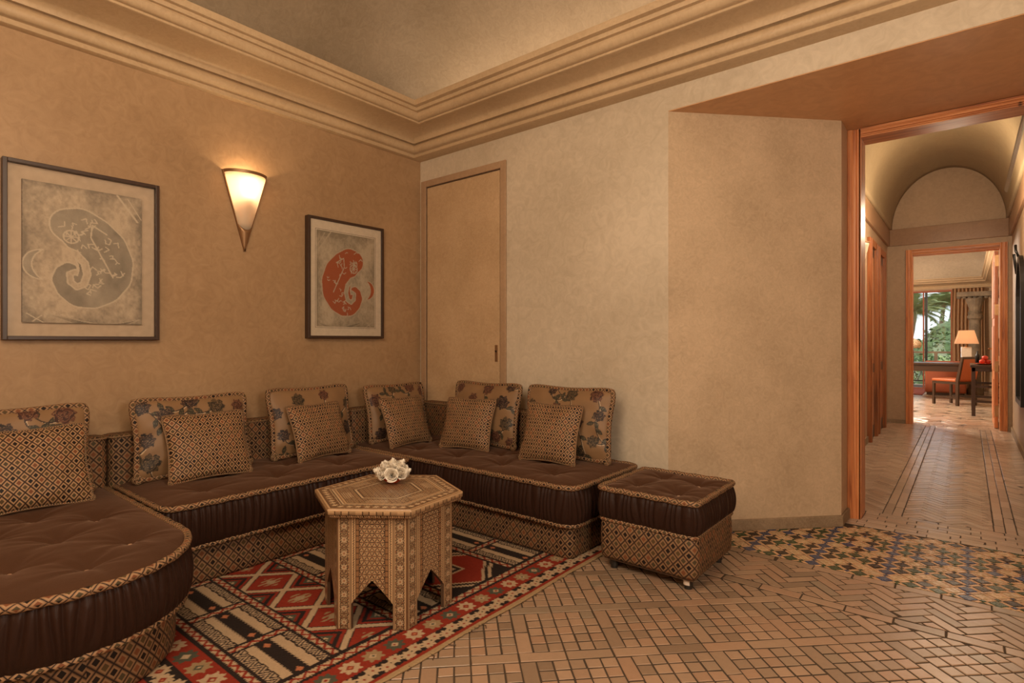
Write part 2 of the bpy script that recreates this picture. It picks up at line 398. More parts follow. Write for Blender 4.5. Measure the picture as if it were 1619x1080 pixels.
# cornice: rectangle rings of the profile
prof = [(0, 0, 2.552), (.022, .085, 2.556), (.030, .093, 2.560), (.030, .093, 2.575), (.018, .078, 2.580), (.018, .078, 2.588)]
for k in range(9):
    a = -PI / 2 + PI * k / 8 * .95; prof.append((.022 + .032 * math.cos(a), .082 + .034 * math.cos(a), 2.624 + .034 * math.sin(a)))
prof += [(.014, .076, 2.662), (.014, .076, 2.666), (.036, .100, 2.668), (.038, .102, 2.678)]
for k in range(1, 12):
    a = PI / 2 * k / 11; prof.append((.040 + .210 * (1 - math.cos(a)), .104 + .129 * (1 - math.cos(a)), 2.680 + .046 * math.sin(a)))
prof += [(.256, .240, 2.726), (.262, .246, 2.729), (.262, .246, 2.738), (.256, .240, 2.741)]
for k in range(8):
    a = PI / 2 * k / 7; prof.append((.258 + .034 * math.sin(a), .242 + .046 * math.sin(a), 2.783 - .040 * math.cos(a)))
prof += [(.285, .281, 2.788), (.285, .281, 2.794), (.300, .303, 2.796), (.306, .310, 2.812), (.300, .304, 2.815), (.300, .304, 2.820), (.318, .332, 2.824), (.327, .343, 2.846), (.327, .343, 2.856), (.22, .22, 2.856), (.22, .22, 2.79), (0, 0, 2.79)]
mb = MB(); v = []; f = []
for pl, pr, h in prof:
    v += [(XL + pl, YR - pr, h), (XE - pl, YR - pr, h), (XE - pl, YB + pr, h), (XL + pl, YB + pr, h)]
for i in range(len(prof) - 1):
    for k in range(4): f.append((i * 4 + k, i * 4 + (k + 1) % 4, i * 4 + 4 + (k + 1) % 4, i * 4 + 4 + k))
mb.add(v, f); struct('trim_1', mb, M['crown'], auto=32)

# skirting
sk = MB().prism([(-1.345, YR - .0), (-1.335, YR - .018), (-.572, 3.808), (-.572, 3.86), (-.566, YF), (-.583, YF), (-.583, 3.83), (-1.33, YR + .004)], 0, .066)
struct('baseboard_splay', sk, M['stone'], bevel=.004)
struct('baseboard_right', MB().box(XL, -1.345, YR - .018, YR, 0, .066), M['stone'], bevel=.004)
struct('baseboard_left', MB().box(XL, XL + .018, YB, YR - .02, 0, .066), M['stone'], bevel=.004)

# ------------------------------------------------------------------ passage
def prof_bar(pts2, axis, a0, a1, fx):
    """extrude 2-D profile"""
    n = len(pts2); v = [fx(p, a0) for p in pts2] + [fx(p, a1) for p in pts2]
    return MB().add(v, [tuple(range(n))[::-1], tuple(range(n, 2 * n))] + [(i, (i + 1) % n, n + (i + 1) % n, n + i) for i in range(n)])
fp = [(0, .10), (0, .004), (.004, 0), (.024, 0), (.027, .006), (.030, .006), (.033, .010), (.046, .010), (.049, .016), (.052, .013), (.060, .013), (.063, .020), (.072, .020), (.072, .20), (.0, .20)]
fr = thing('timber_door_frame', 'orange pine moulded door frame at the passage entrance', 'door frame', (-.55, YF, 0))
prof_bar(fp, 'z', 0, SOF - .006, lambda p, a: (-.583 + p[0], YF + p[1], a)).build('jamb', M['pine_z'], fr, world=True)
prof_bar(fp, 'z', 0, SOF - .006, lambda p, a: (.47 - p[0], YF + p[1], a)).build('jamb', M['pine_z'], fr, world=True)
prof_bar(fp, 'x', -.511, .398, lambda p, a: (a, YF + p[1], SOF - .006 - p[0] * .72)).build('lintel', M['pine_x'], fr, world=True)

struct('wall_hall_left', MB().box(HX0 - .12, HX0, 4.23, HY1, -.006, 2.62), M['hall'])
struct('wall_hall_right', MB().box(HX1, HX1 + .12, 4.23, HY1, -.006, 2.62), M['hall'])
OX0, OX1, OH = -.641, .379, 2.32
mb = MB().box(-4.0, OX0 + .01, HY1, HY1 + .16, -.006, 3.7).box(OX1 - .01, HX1 + .4, HY1, HY1 + .16, -.006, 3.7).box(OX0 + .01, OX1 - .01, HY1, HY1 + .16, OH - .01, 3.7)
struct('wall_hall_end', mb, M['hall'])
for nm, b in (('trim_2', (HX0, HX0 + .03, 4.23, HY1, 2.39, 2.612)), ('trim_3', (HX1 - .03, HX1, 4.23, HY1, 2.39, 2.612)), ('trim_4', (HX0 + .03, HX1 - .03, HY1 - .03, HY1, 2.39, 2.612))):
    struct(nm, MB().box(*b), M['frieze'], bevel=.004)
a = np.linspace(0, PI, 49); yy = np.linspace(4.23, HY1 + .02, 30); A, YY = np.meshgrid(a, yy, indexing='ij')
cx = (HX0 + HX1) / 2; rx = (HX1 - HX0) / 2 - .005
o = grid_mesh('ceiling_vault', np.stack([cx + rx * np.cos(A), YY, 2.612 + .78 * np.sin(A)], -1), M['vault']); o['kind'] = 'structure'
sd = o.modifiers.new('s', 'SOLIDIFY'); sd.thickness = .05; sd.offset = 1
struct('baseboard_hall_left', MB().box(HX0, HX0 + .016, 4.23, 7.15, 0, .07), M['stone'])
struct('baseboard_hall_right', MB().box(HX1 - .016, HX1, 4.23, HY1 - .01, 0, .07), M['stone'])
struct('baseboard_hall_end', MB().box(HX0, OX0 - .005, HY1 - .016, HY1, 0, .05), M['stone'])

# two doors in the left wall of the passage
def side_door(y0, y1, lab):
    t_ = thing('panelled_door', lab, 'door', (HX0, (y0 + y1) / 2, 0))
    fw = .07; x0, x1 = HX0 - .0, HX0 + .035
    for a0, a1 in ((y0, y0 + fw), (y1 - fw, y1)):
        MB().box(x0, x1, a0, a1, 0, 2.24).box(x1, x1 + .010, a0 + .012, a1 - .012, 0, 2.23).build('jamb', M['pine_dark'], t_, world=True, bevel=.003)
    MB().box(x0, x1, y0 + fw, y1 - fw, 2.16, 2.24).build('lintel', M['pine_dark'], t_, world=True, bevel=.003)
    MB().box(x0, x0 + .012, y0 + fw, y1 - fw, 0.005, 2.16).build('door_leaf', M['dark_wood'], t_, world=True)
    for z0, z1 in ((.15, .75), (.85, 2.05)):
        MB().box(x0 + .012, x0 + .018, y0 + fw + .08, y1 - fw - .08, z0, z1).build('door_panel', M['pine_dark'], t_, world=True, bevel=.003)
side_door(7.17, 7.75, 'nearer brown door frame in left wall of passage'); side_door(7.90, 8.58, 'further brown door frame in passage beside end wall')

# door at the passage end
fr = thing('timber_door_frame', 'glossy pine door frame at the far end of passage', 'door frame', (0, HY1, 0))
fq = [(0, -.03), (.012, -.03), (.02, -.022), (.05, -.022), (.06, -.012), (.072, -.012), (.072, .17), (0, .17)]
prof_bar(fq, 'z', 0, OH, lambda p, a: (OX0 + p[0], HY1 + p[1], a)).build('jamb', M['pine_z'], fr, world=True)
prof_bar(fq, 'z', 0, OH, lambda p, a: (OX1 - p[0], HY1 + p[1], a)).build('jamb', M['pine_z'], fr, world=True)
prof_bar(fq, 'x', OX0 + .072, OX1 - .072, lambda p, a: (a, HY1 + p[1], OH - p[0])).build('lintel', M['pine_x'], fr, world=True)
t_ = thing('open_door', 'open pine door leaf with brass hinges at passage end', 'door', (.262, HY1 + .18, 0))
MB().box(.262, .300, HY1 + .18, HY1 + 1.02, .006, 2.24).build('door_leaf', M['pine_z'], t_, world=True, bevel=.003)
for z0, z1 in ((.12, .62), (.72, 1.30), (1.40, 2.12)):
    MB().box(.255, .262, HY1 + .30, HY1 + .90, z0, z1).build('door_panel', M['pine_z'], t_, world=True, bevel=.004)
for z in (.22, .78, 1.50, 2.12):
    MB().box(.264, .302, HY1 + .173, HY1 + .18, z - .07, z + .07).build('hinge', M['brass'], t_, world=True)
MB().tube([(.262, HY1 + .95, 1.0), (.225, HY1 + .95, 1.0), (.225, HY1 + .85, 1.0)], .009).build('handle', M['brass'], t_, world=True, smooth=True)

# ------------------------------------------------------------------ floor pieces
def clip(poly, box):
    x0, x1, y0, y1 = box
    for ax, val, sgn in ((0, x0, 1), (0, x1, -1), (1, y0, 1), (1, y1, -1)):
        out = []
        for i in range(len(poly)):
            a = poly[i]; b = poly[(i + 1) % len(poly)]; da = (a[ax] - val) * sgn; db = (b[ax] - val) * sgn
            if da >= 0: out.append(a)
            if da * db < 0:
                t = da / (da - db); out.append((a[0] + t * (b[0] - a[0]), a[1] + t * (b[1] - a[1])))
        poly = out
        if len(poly) < 3: return []
    return poly
def clip_half(poly, p, nrm):
    out = []
    for i in range(len(poly)):
        a = poly[i]; b = poly[(i + 1) % len(poly)]
        da = (a[0] - p[0]) * nrm[0] + (a[1] - p[1]) * nrm[1]; db = (b[0] - p[0]) * nrm[0] + (b[1] - p[1]) * nrm[1]
        if da >= 0: out.append(a)
        if da * db < 0:
            t = da / (da - db); out.append((a[0] + t * (b[0] - a[0]), a[1] + t * (b[1] - a[1])))
    return out if len(out) >= 3 else []
def area(p): return abs(sum(p[i][0] * p[(i + 1) % len(p)][1] - p[(i + 1) % len(p)][0] * p[i][1] for i in range(len(p)))) / 2
def inset(poly, g):
    n = len(poly); s = sum(poly[i][0] * poly[(i + 1) % n][1] - poly[(i + 1) % n][0] * poly[i][1] for i in range(n))
    if s < 0: poly = poly[::-1]
    q = []
    for p in poly:
        if not q or math.hypot(p[0] - q[-1][0], p[1] - q[-1][1]) > 1e-4: q.append(p)
    if len(q) > 2 and math.hypot(q[0][0] - q[-1][0], q[0][1] - q[-1][1]) < 1e-4: q.pop()
    poly = q; n = len(poly)
    if n < 3: return []
    out = poly
    res = list(poly)
    for i in range(n):
        a = poly[i]; b = poly[(i + 1) % n]; dx, dy = b[0] - a[0], b[1] - a[1]; L = math.hypot(dx, dy)
        nx, ny = -dy / L, dx / L
        res = clip_half(res, (a[0] + nx * g, a[1] + ny * g), (nx, ny))
        if not res: return []
    return res
SKEW = random.Random(3)
def tile_geo(poly, z, bev=.0022, tilt=0):
    inn = inset(poly, bev)
    if not inn or len(inn) != len(poly): inn = [(p[0] * .96 + sum(q[0] for q in poly) / len(poly) * .04, p[1] * .96 + sum(q[1] for q in poly) / len(poly) * .04) for p in poly]
    else:  # align
        k = min(range(len(inn)), key=lambda j: math.hypot(inn[j][0] - poly[0][0], inn[j][1] - poly[0][1])); inn = inn[k:] + inn[:k]
    n = len(poly); t1, t2 = SKEW.uniform(-tilt, tilt), SKEW.uniform(-tilt, tilt)
    cx = sum(p[0] for p in poly) / n; cy = sum(p[1] for p in poly) / n
    hz = lambda p: z + t1 * (p[0] - cx) + t2 * (p[1] - cy)
    v = [(p[0], p[1], -.006) for p in poly] + [(p[0], p[1], hz(p) - .0018) for p in poly] + [(p[0], p[1], hz(p)) for p in inn]
    f = [(i, (i + 1) % n, n + (i + 1) % n, n + i) for i in range(n)] + [(n + i, n + (i + 1) % n, 2 * n + (i + 1) % n, 2 * n + i) for i in range(n)] + [tuple(range(2 * n, 3 * n))]
    return v, f
def project(x, y, z=0):
    r = .775 * x + .632 * y; zz = -.632 * x + .775 * y
    if zz < .2: return None
    return 809.5 + 883 * r / zz, 540 - 883 * (z - HORIZ) / zz, zz
tiles = {}     # kind -> list of (poly, matkey)
def put(kind, poly, mat='tile'):
    gp = .0028 if kind in ('square_tile', 'brick', 'herringbone_brick') else .0014
    if poly[0][1] > 3.9: gp = .0016
    p = inset([(q[0] + SKEW.uniform(-.0008, .0008), q[1] + SKEW.uniform(-.0011, .0011)) for q in poly], gp)
    if mat == 'tile' and poly[0][1] > 3.9: mat = 'tile_pale'
    if p and area(p) > 1.2e-4: tiles.setdefault(kind, []).append((p, mat))
S2 = math.sqrt(.5)
def uv2xy(u, v): return ((u - v) * S2, (u + v) * S2)
def rect_uv(u0, u1, v0, v1): return [uv2xy(u0, v0), uv2xy(u1, v0), uv2xy(u1, v1), uv2xy(u0, v1)]
# 1. square field at 45 degrees, in panels framed by long bricks
Q = .056; PP = 6 * Q; U0 = .248 - Q / 2; V0 = 1.93 - Q / 2
ROOM = (-3.0, XE, -1.3, 2.625)
for i in range(-12, 16):
    for j in range(-9, 16):
        u, v = U0 + i * PP, V0 + j * PP
        cxx, cyy = uv2xy(u + PP / 2, v + PP / 2)
        if not (-3.3 < cxx < XE + .3 and -1.6 < cyy < 2.95): continue
        for k in range(2):
            p = clip(rect_uv(u + k * PP / 2, u + (k + 1) * PP / 2, v, v + Q), ROOM)
            if p: put('brick', p)
            p = clip(rect_uv(u, u + Q, v + Q + k * 2.5 * Q, v + Q + (k + 1) * 2.5 * Q), ROOM)
            if p: put('brick', p)
        for a in range(5):
            for b in range(5):
                p = clip(rect_uv(u + Q + a * Q, u + Q * 2 + a * Q, v + Q + b * Q, v + 2 * Q + b * Q), ROOM)
                if p: put('square_tile', p)
def rows_x(x0, x1, y0, w, L, n=1, kind='brick'):
    for r in range(n):
        x = x0 - (L / 2 if r % 2 else L * .2)
        while x < x1:
            p = clip([(x, y0 + r * w), (x + L, y0 + r * w), (x + L, y0 + (r + 1) * w), (x, y0 + (r + 1) * w)], (x0, x1, y0, y0 + n * w))
            if p: put(kind, p)
            x += L
def rows_y(x0, y0, y1, w, L, n, kind='brick'):
    for r in range(n):
        y = y0 - (L / 2 if r % 2 else 0)
        while y < y1:
            p = clip([(x0 + r * w, y), (x0 + (r + 1) * w, y), (x0 + (r + 1) * w, y + L), (x0 + r * w, y + L)], (x0, x0 + n * w, y0, y1))
            if p: put(kind, p)
            y += L
def herring(box, w, n, ang, kind='herringbone_brick', org=(0, 0)):
    x0, x1, y0, y1 = box; c, s_ = math.cos(ang), math.sin(ang)
    R = max(x1 - x0, y1 - y0) + 1; mx, my = (x0 + x1) / 2, (y0 + y1) / 2
    K = int(R / w) + 2
    for a in range(-K, K):
        for b in range(-int(K / n) - 1, int(K / n) + 2):
            ox, oy = (a + n * b) * w, (a - n * b) * w
            px, py = mx + c * ox - s_ * oy, my + s_ * ox + c * oy
            if not (x0 - .4 < px < x1 + .4 and y0 - .4 < py < y1 + .4): continue
            for (ax, ay, bx, by) in ((0, 0, n, 1), (0, 1, 1, 1 + n)):
                q = [(ox + w * X_, oy + w * Y_) for X_, Y_ in ((ax, ay), (bx, ay), (bx, by), (ax, by))]
                p = clip([(mx + c * X_ - s_ * Y_, my + s_ * X_ + c * Y_) for X_, Y_ in q], box)
                if p and area(p) > 2.5e-4: put(kind, p)
rows_x(-3.0, XE, 2.627, .060, .165, 1)
herring((-2.2, XE, 2.689, 3.008), .050, 3, PI / 4)
rows_x(-2.2, XE, 3.010, .058, .165, 1)
# 2. glazed mosaic in the splayed opening
ZP, ZA = .0707, .0510; ZY0, ZY1 = 3.07, 3.90
rz_ = random.Random(5)
for i in range(-30, 60):
    for j in range(-10, 75):
        u, v = i * ZP, j * ZP; cxx, cyy = uv2xy(u, v)
        if not (-1.6 < cxx < 1.5 and 3.0 < cyy < 4.0): continue
        g = ZP - ZA; a_ = ZA / 2
        def zc(poly):
            p = clip(poly, (-1.6, 1.5, ZY0, ZY1))
            if p: p = clip_half(p, (-1.30, YR + .03), (.722, -.692))
            if p: p = clip_half(p, (1.27, YR + .03), (-.722, -.692))
            return p
        P_ = (i + j) % 2; Qd = (i - j)
        row = (i + j); colm = (i - j)
        # star-like repeat: columns of blue, green/black pairs, cream hearts
        mc = (i - j) % 6; nr = (i + j) % 12
        if mc == 0: mt = 'blue'
        elif mc in (1, 5): mt = {1: 'green', 3: 'cream', 5: 'black', 7: 'black', 9: 'cream', 11: 'green'}[nr]
        elif mc in (2, 4): mt = {0: 'black', 2: 'green', 4: 'cream', 6: 'green', 8: 'cream', 10: 'blue'}[nr]
        else: mt = {1: 'cream', 3: 'black', 5: 'cream', 7: 'green', 9: 'black', 11: 'cream'}[nr]
        p = zc(rect_uv(u - a_, u + a_, v - a_, v + a_))
        if p: put('mosaic_tile', p, mt)
        p = zc(rect_uv(u + a_, u + a_ + g, v + a_, v + a_ + g))
        if p: put('mosaic_dot', p, mt if mt != 'cream' else ('green' if (i - j) % 3 else 'blue') if (i + j) % 4 < 2 else 'tan')
        p = zc(rect_uv(u + a_, u + a_ + g, v - a_, v + a_))
        if p: put('mosaic_strip', p, 'tan')
        p = zc(rect_uv(u - a_, u + a_, v + a_, v + a_ + g))
        if p: put('mosaic_strip', p, 'tan')
# border strips along the splay and behind the mosaic
rows_x(-.60, .56, 3.905, .052, .15, 3)
rows_x(-.511, .40, 4.061, .052, .15, 4)
# 3. passage
herring((HX0, -.425, 4.27, 9.12), .048, 3, PI / 4); rows_y(-.423, 4.27, 9.12, .050, .15, 2)
herring((-.321, .118, 4.27, 9.12), .048, 3, PI / 4); rows_y(.12, 4.27, 9.12, .050, .15, 2)
herring((.222, HX1, 4.27, 9.12), .048, 3, PI / 4)
rows_x(-.62, .36, 9.125, .05, .15, 4)
herring((-2.2, .50, 9.33, 16.2), .10, 3, PI / 4, 'herringbone_brick')
def hidden(x, y): return (x < -1.47 and .4 < y < 2.6) or (-1.4 < x < -.9 and 2.37 < y < 2.86) or y > 16 or y < -.5
import collections
mesh_cache = {}
for kind, lst in tiles.items():
    sc = []
    for n_, (p, mt) in enumerate(lst):
        cx_ = sum(q[0] for q in p) / len(p); cy_ = sum(q[1] for q in p) / len(p); pr = project(cx_, cy_)
        ok = pr and -5 < pr[0] < 1624 and pr[1] < 1085 and not hidden(cx_, cy_)
        sc.append(area(p) / (pr[2] ** 3) if ok else 0)
    order = sorted(range(len(lst)), key=lambda k: -sc[k])
    single = [k for k in order[:298] if sc[k] > 0]; ss = set(single)
    for k in single:
        p, mt = lst[k]; cx_ = sum(q[0] for q in p) / len(p); cy_ = sum(q[1] for q in p) / len(p)
        loc = [(q[0] - cx_, q[1] - cy_) for q in p]
        key = (kind, mt, round(area(p) * 3e4), len(p), round(math.degrees(math.atan2(loc[0][1], loc[0][0])) / 8), SKEW.randrange(3))
        if key in mesh_cache and len(p) == 4: me = mesh_cache[key]
        else:
            v, f = tile_geo(loc, 0, tilt=.018); me = bpy.data.meshes.new(kind); me.from_pydata(v, [], f)
            me.materials.append(M['tile_i' + mt[4:]] if mt[:4] == 'tile' else M['z_' + mt]); mesh_cache[key] = me
        o = bpy.data.objects.new(kind, me); link(o, floor); o.location = (cx_, cy_, SKEW.uniform(-.0009, .0006))
    rest = collections.defaultdict(MB)
    for k, (p, mt) in enumerate(lst):
        if k in ss: continue
        v, f = tile_geo(p, SKEW.uniform(-.0009, .0006), tilt=.018); rest[mt].add(v, f, rnd=SKEW.random())
    for mt, mb in rest.items():
        mb.build(kind + '_field', M['tile_s' + mt[4:]] if mt[:4] == 'tile' else M['zs_' + mt], floor, kind='stuff')

# ------------------------------------------------------------------ closet door in the right wall
t_ = thing('closet_door', 'tall flush closet door plastered like the wall, in the room corner', 'door', (-2.97, YR, 0))
for x0, x1 in ((-3.415, -3.362), (-2.578, -2.528)):
    MB().box(x0, x1, YR - .016, YR + .0, 0, 2.385).build('jamb', M['door_trim'], t_, world=True, bevel=.004)
MB().box(-3.362, -2.578, YR - .016, YR, 2.335, 2.385).build('lintel', M['door_trim'], t_, world=True, bevel=.004)
MB().box(-3.352, -2.588, YR - .006, YR + .0, .01, 2.326).build('door_leaf', M['door_plaster'], t_, world=True, bevel=.003)
MB().box(-3.362, -2.578, YR - .0012, YR, .0, 2.335).build('door_rebate', M['inner_wood'], t_, world=True)
MB().box(-2.632, -2.606, YR - .010, YR - .006, .955, 1.075).build('escutcheon', M['bronze'], t_, world=True, bevel=.006)
MB().tube([(-2.619, YR - .010, 1.03), (-2.619, YR - .018, 1.03)], .006).build('keyhole', M['black_iron'], t_, world=True)

# ------------------------------------------------------------------ fabric furniture
def outline(x0, x1, y0, y1, radii, step):
    """radii: [(rx,ry)] for corners (x1,y1),(x0,y1),(x0,y0),(x1,y0); CCW list from right side"""
    pts = []
    cs = [(x1, y1, 1, 1, 0), (x0, y1, -1, 1, PI / 2), (x0, y0, -1, -1, PI), (x1, y0, 1, -1, 3 * PI / 2)]
    for (X_, Y_, sx, sy, a0), (rx_, ry_) in zip(cs, radii):
        for k in range(41):
            a = a0 + PI / 2 * k / 40; pts.append((X_ - sx * rx_ + rx_ * math.cos(a), Y_ - sy * ry_ + ry_ * math.sin(a)))
    P = np.array(pts); Pn = np.vstack([P, P[:1]]); seg = np.hypot(*np.diff(Pn, axis=0).T); cum = np.concatenate([[0], np.cumsum(seg)])
    keep = np.concatenate([[True], seg > 1e-9]); cum = cum[keep]; Pn = Pn[keep]
    N = int(cum[-1] / step); s = np.linspace(0, cum[-1], N, endpoint=False)
    Q_ = np.stack([np.interp(s, cum, Pn[:, 0]), np.interp(s, cum, Pn[:, 1])], 1)
    T = np.roll(Q_, -2, 0) - np.roll(Q_, 2, 0); T /= np.linalg.norm(T, axis=1)[:, None]
    return Q_, np.stack([T[:, 1], -T[:, 0]], 1), s, cum[-1]
def band(name, m, parent, rect, radii, zs, outs, step, off, ripple=None):
    Q_, Nn, s, Ltot = outline(*rect, radii, step)
    n = len(s); P = np.zeros((n, len(zs), 3))
    for k, (z, o_) in enumerate(zip(zs, outs)):
        d_ = o_ + (ripple(s, k / (len(zs) - 1), Ltot) if ripple else 0)
        P[:, k, 0] = Q_[:, 0] + Nn[:, 0] * d_ - off[0]; P[:, k, 1] = Q_[:, 1] + Nn[:, 1] * d_ - off[1]; P[:, k, 2] = z - off[2]
    uv = np.zeros((n + 1, len(zs), 2)); uv[:n, :, 0] = s[:, None]; uv[n, :, 0] = Ltot
    arc = np.concatenate([[0], np.cumsum(np.hypot(np.diff(zs), np.diff(outs)))]); uv[:, :, 1] = arc[None]
    return grid_mesh(name, P, m, parent, uv=uv, closed_u=True)
def make_ripple(seed, amp=.0075):
    r = np.random.default_rng(seed); fr_ = r.uniform(8, 60, 9); ph = r.uniform(0, 2 * PI, 9); dr = r.uniform(-.9, .9, 9)
    def f(s, t, L):
        n = round(L / .030); phi = PI * n * s / L; low = 0
        for a, b, c in zip(fr_, ph, dr):
            kk = max(1, round(a * L / (2 * PI))); phi = phi + .42 * np.sin(2 * PI * kk * s / L + b + c * 3 * t); low = low + np.sin(2 * PI * kk * .5 // 1 * s / L + b * 2)
        fold = 1 - 2 * np.abs(np.sin(phi)) ** .75
        fine = 1 - 2 * np.abs(np.sin(phi * 2 + 1.1 + 2.2 * t)) ** .8
        env = .45 + .55 * math.sin(PI * min(max(t, 0), 1)) ** .5 if 0 < t < 1 else .25
        return -amp * env * (fold * (.8 + .25 * np.clip(low / 3, -1, 1)) + .35 * fine * (1 - t))
    return f
def seat(parent, rect, radii, z_mid, z_top, base_in, z_bot, buttons, seed, dome=.012, base_r=None, tuft=.037, only_base=False):
    off = tuple(parent.location)
    br = [(max(.03, a - base_in), max(.03, b - base_in)) for a, b in radii]
    x0, x1, y0, y1 = rect; rb = (x0 + base_in[0] if isinstance(base_in, tuple) else x0 + base_in, x1 - base_in, y0 + base_in, y1 - base_in)
    zs = [z_bot, z_bot + .002, z_bot + .012] + list(np.linspace(z_bot + .03, z_mid - .012, 5)) + [z_mid - .002]
    outs = [-.030, -.010, -.001, .002, .004, .005, .004, .002, -.006]
    band('base', M['lat_base'], parent, rb, br, zs, outs, .02, off)
    # mattress
    pz = z_mid + .012; n = 12; zs = list(np.linspace(z_mid + .006, z_top - .008, n)); outs = [-.016 + .016 * math.sin(PI * (k / (n - 1)) ** .9) ** .7 for k in range(n)]
    mt = band('mattress', M['satin'], parent, rect, radii, zs, outs, .0034, off, make_ripple(seed))
    for z, ins, rad in ((z_top, .012, .0135), (z_mid, .020, .0115)):
        Q_, Nn, s, L = outline(*rect, radii, .015)
        mb = MB().tube([(Q_[k, 0] - Nn[k, 0] * ins - off[0], Q_[k, 1] - Nn[k, 1] * ins - off[1], z - off[2] + .0015 * math.sin(k * .9)) for k in range(len(s))], rad, 10, closed=True)
        mb.build('piping', M['lat_pipe'], mt, smooth=True)
    # tufted top
    NY = max(40, int((y1 - y0) / .0085)); th = np.linspace(0, PI, NY); lin = np.linspace(0, 1, NY); tt = .55 * lin + .45 * (1 - np.cos(th)) / 2
    e = .018; ys = (y0 + e) + (y1 - y0 - 2 * e) * tt
    def span(y):
        def cut(rx_, ry_, yy, up):
            dd = (ry_ - e * .0) - (yy); return rx_ - rx_ * math.sqrt(max(0, 1 - (dd / ry_) ** 2)) if dd > 0 else 0
        (a, b), (c, d_), (e_, f_), (g, h) = radii
        xr = x1 - e - max(cut(a, b, y1 - e - y, 1), cut(g, h, y - y0 - e, 1)); xl = x0 + e + max(cut(c, d_, y1 - e - y, 1), cut(e_, f_, y - y0 - e, 1))
        return xl, xr
    NX = int((x1 - x0) / .0085); P = np.zeros((NX, NY, 3))
    for j, y in enumerate(ys):
        xl, xr = span(y); P[:, j, 0] = np.linspace(xl, xr, NX); P[:, j, 1] = y
    X_, Y_ = P[..., 0], P[..., 1]
    tx = np.linspace(0, 1, NX)[:, None]; ty = tt[None]
    edge = np.minimum(np.minimum(tx, 1 - tx) * (x1 - x0), np.minimum(ty, 1 - ty) * (y1 - y0))
    H = z_top + .002 + (dome + .012) * (1 - np.exp(-edge / .07))
    r_ = np.random.default_rng(seed + 5)
    for bx, by in buttons:
        dx, dy = X_ - bx, Y_ - by; rr = np.hypot(dx, dy); an = np.arctan2(dy, dx)
        H -= tuft * np.exp(-(rr / .055)) ; 
        ph = r_.uniform(0, 2 * PI, 3)
        H += .0035 * np.exp(-(rr / .11)) * (np.sin(5 * an + ph[0]) + .7 * np.sin(9 * an + ph[1]) + .5 * np.sin(14 * an + ph[2])) * np.clip(rr / .03, 0, 1)
    P[..., 2] = H
    uv = np.stack([X_, Y_], -1)
    grid_mesh('seat_top', P - np.array(off), M['velvet'], mt, uv=uv)
    for bx, by in buttons:
        zz = z_top + .002 + dome + .012 - tuft - .001
        MB().lathe([(0, .0045), (.006, .004), (.010, .001), (.0105, -.003)], bx - off[0], by - off[1], 10).build('button', M['button'], mt, smooth=True).location.z = zz - off[2] + .002
    # underside
    return mt
def backrest(parent, x0, x1, y0, y1, z0, z1):
    mb = MB(); off = parent.location
    # rounded box w/ uv
    rect = (x0, x1, y0, y1); r = .022
    zs = [z0, z1 - .022]; outs = [0, 0]
    for k in range(1, 7): a = PI / 2 * k / 6; zs.append(z1 - .022 + .022 * math.sin(a)); outs.append(-.022 * (1 - math.cos(a)))
    outs[-1] = -.022; zs.append(z1 + .001); outs.append(-min(x1 - x0, y1 - y0) / 2 + .001)
    Q_ = band('backrest', M['lat_base'], parent, rect, [(r, r)] * 4, zs, outs, .03, tuple(off))
    p = outline(*rect, [(r, r)] * 4, .02)
    MB().tube([(q[0] + nn[0] * .001 - off[0], q[1] + nn[1] * .001 - off[1], z1 - .010 - off[2]) for q, nn in zip(p[0], p[1])], .005, 6, closed=True).build('piping', M['lat_pipe2'], Q_, smooth=True)

ZT, ZM = .375, .185
A_ = thing('banquette_sofa', 'brown velvet banquette section with rounded end in left foreground', 'sofa', (-2.7, .48, 0), group=None)
seat(A_, (-3.415, -1.965, .075, .878), [(.40, .395), (.05, .05), (.05, .05), (.40, .395)], ZM, ZT, .055, .004,
     [(-2.18, .523), (-2.54, .523), (-2.91, .523), (-2.34, .69), (-2.74, .69), (-2.33, .36), (-2.72, .36)], 1)
backrest(A_, -3.425, -3.29, -.2 + .28, .875, .10, .632)
B_ = thing('banquette_sofa', 'middle brown velvet banquette section under the framed pictures', 'sofa', (-3.0, 1.58, 0))
seat(B_, (-3.415, -2.63, .895, 2.262), [(.05, .05), (.05, .05), (.05, .05), (.09, .09)], ZM, ZT, .055, .004,
     [(-2.86, 1.15), (-2.86, 1.52), (-2.86, 1.90), (-3.08, 1.33), (-3.08, 1.70), (-3.08, 2.06)], 2)
backrest(B_, -3.425, -3.29, .885, 2.275, .10, .632)
C_ = thing('banquette_sofa', 'brown velvet corner banquette section in front of closet door', 'sofa', (-2.4, 2.66, 0))
seat(C_, (-3.415, -1.475, 2.282, 3.005), [(.07, .07), (.05, .05), (.04, .04), (.10, .10)], ZM, ZT, .055, .004,
     [(-1.744, 2.50), (-2.11, 2.50), (-2.475, 2.50), (-2.84, 2.50), (-1.93, 2.70), (-2.29, 2.70), (-2.66, 2.70), (-3.0, 2.70)], 3)
backrest(C_, -3.285, -1.73, 2.90, 3.022, .10, .64)
backrest(C_, -3.425, -3.29, 2.285, 3.022, .10, .632)

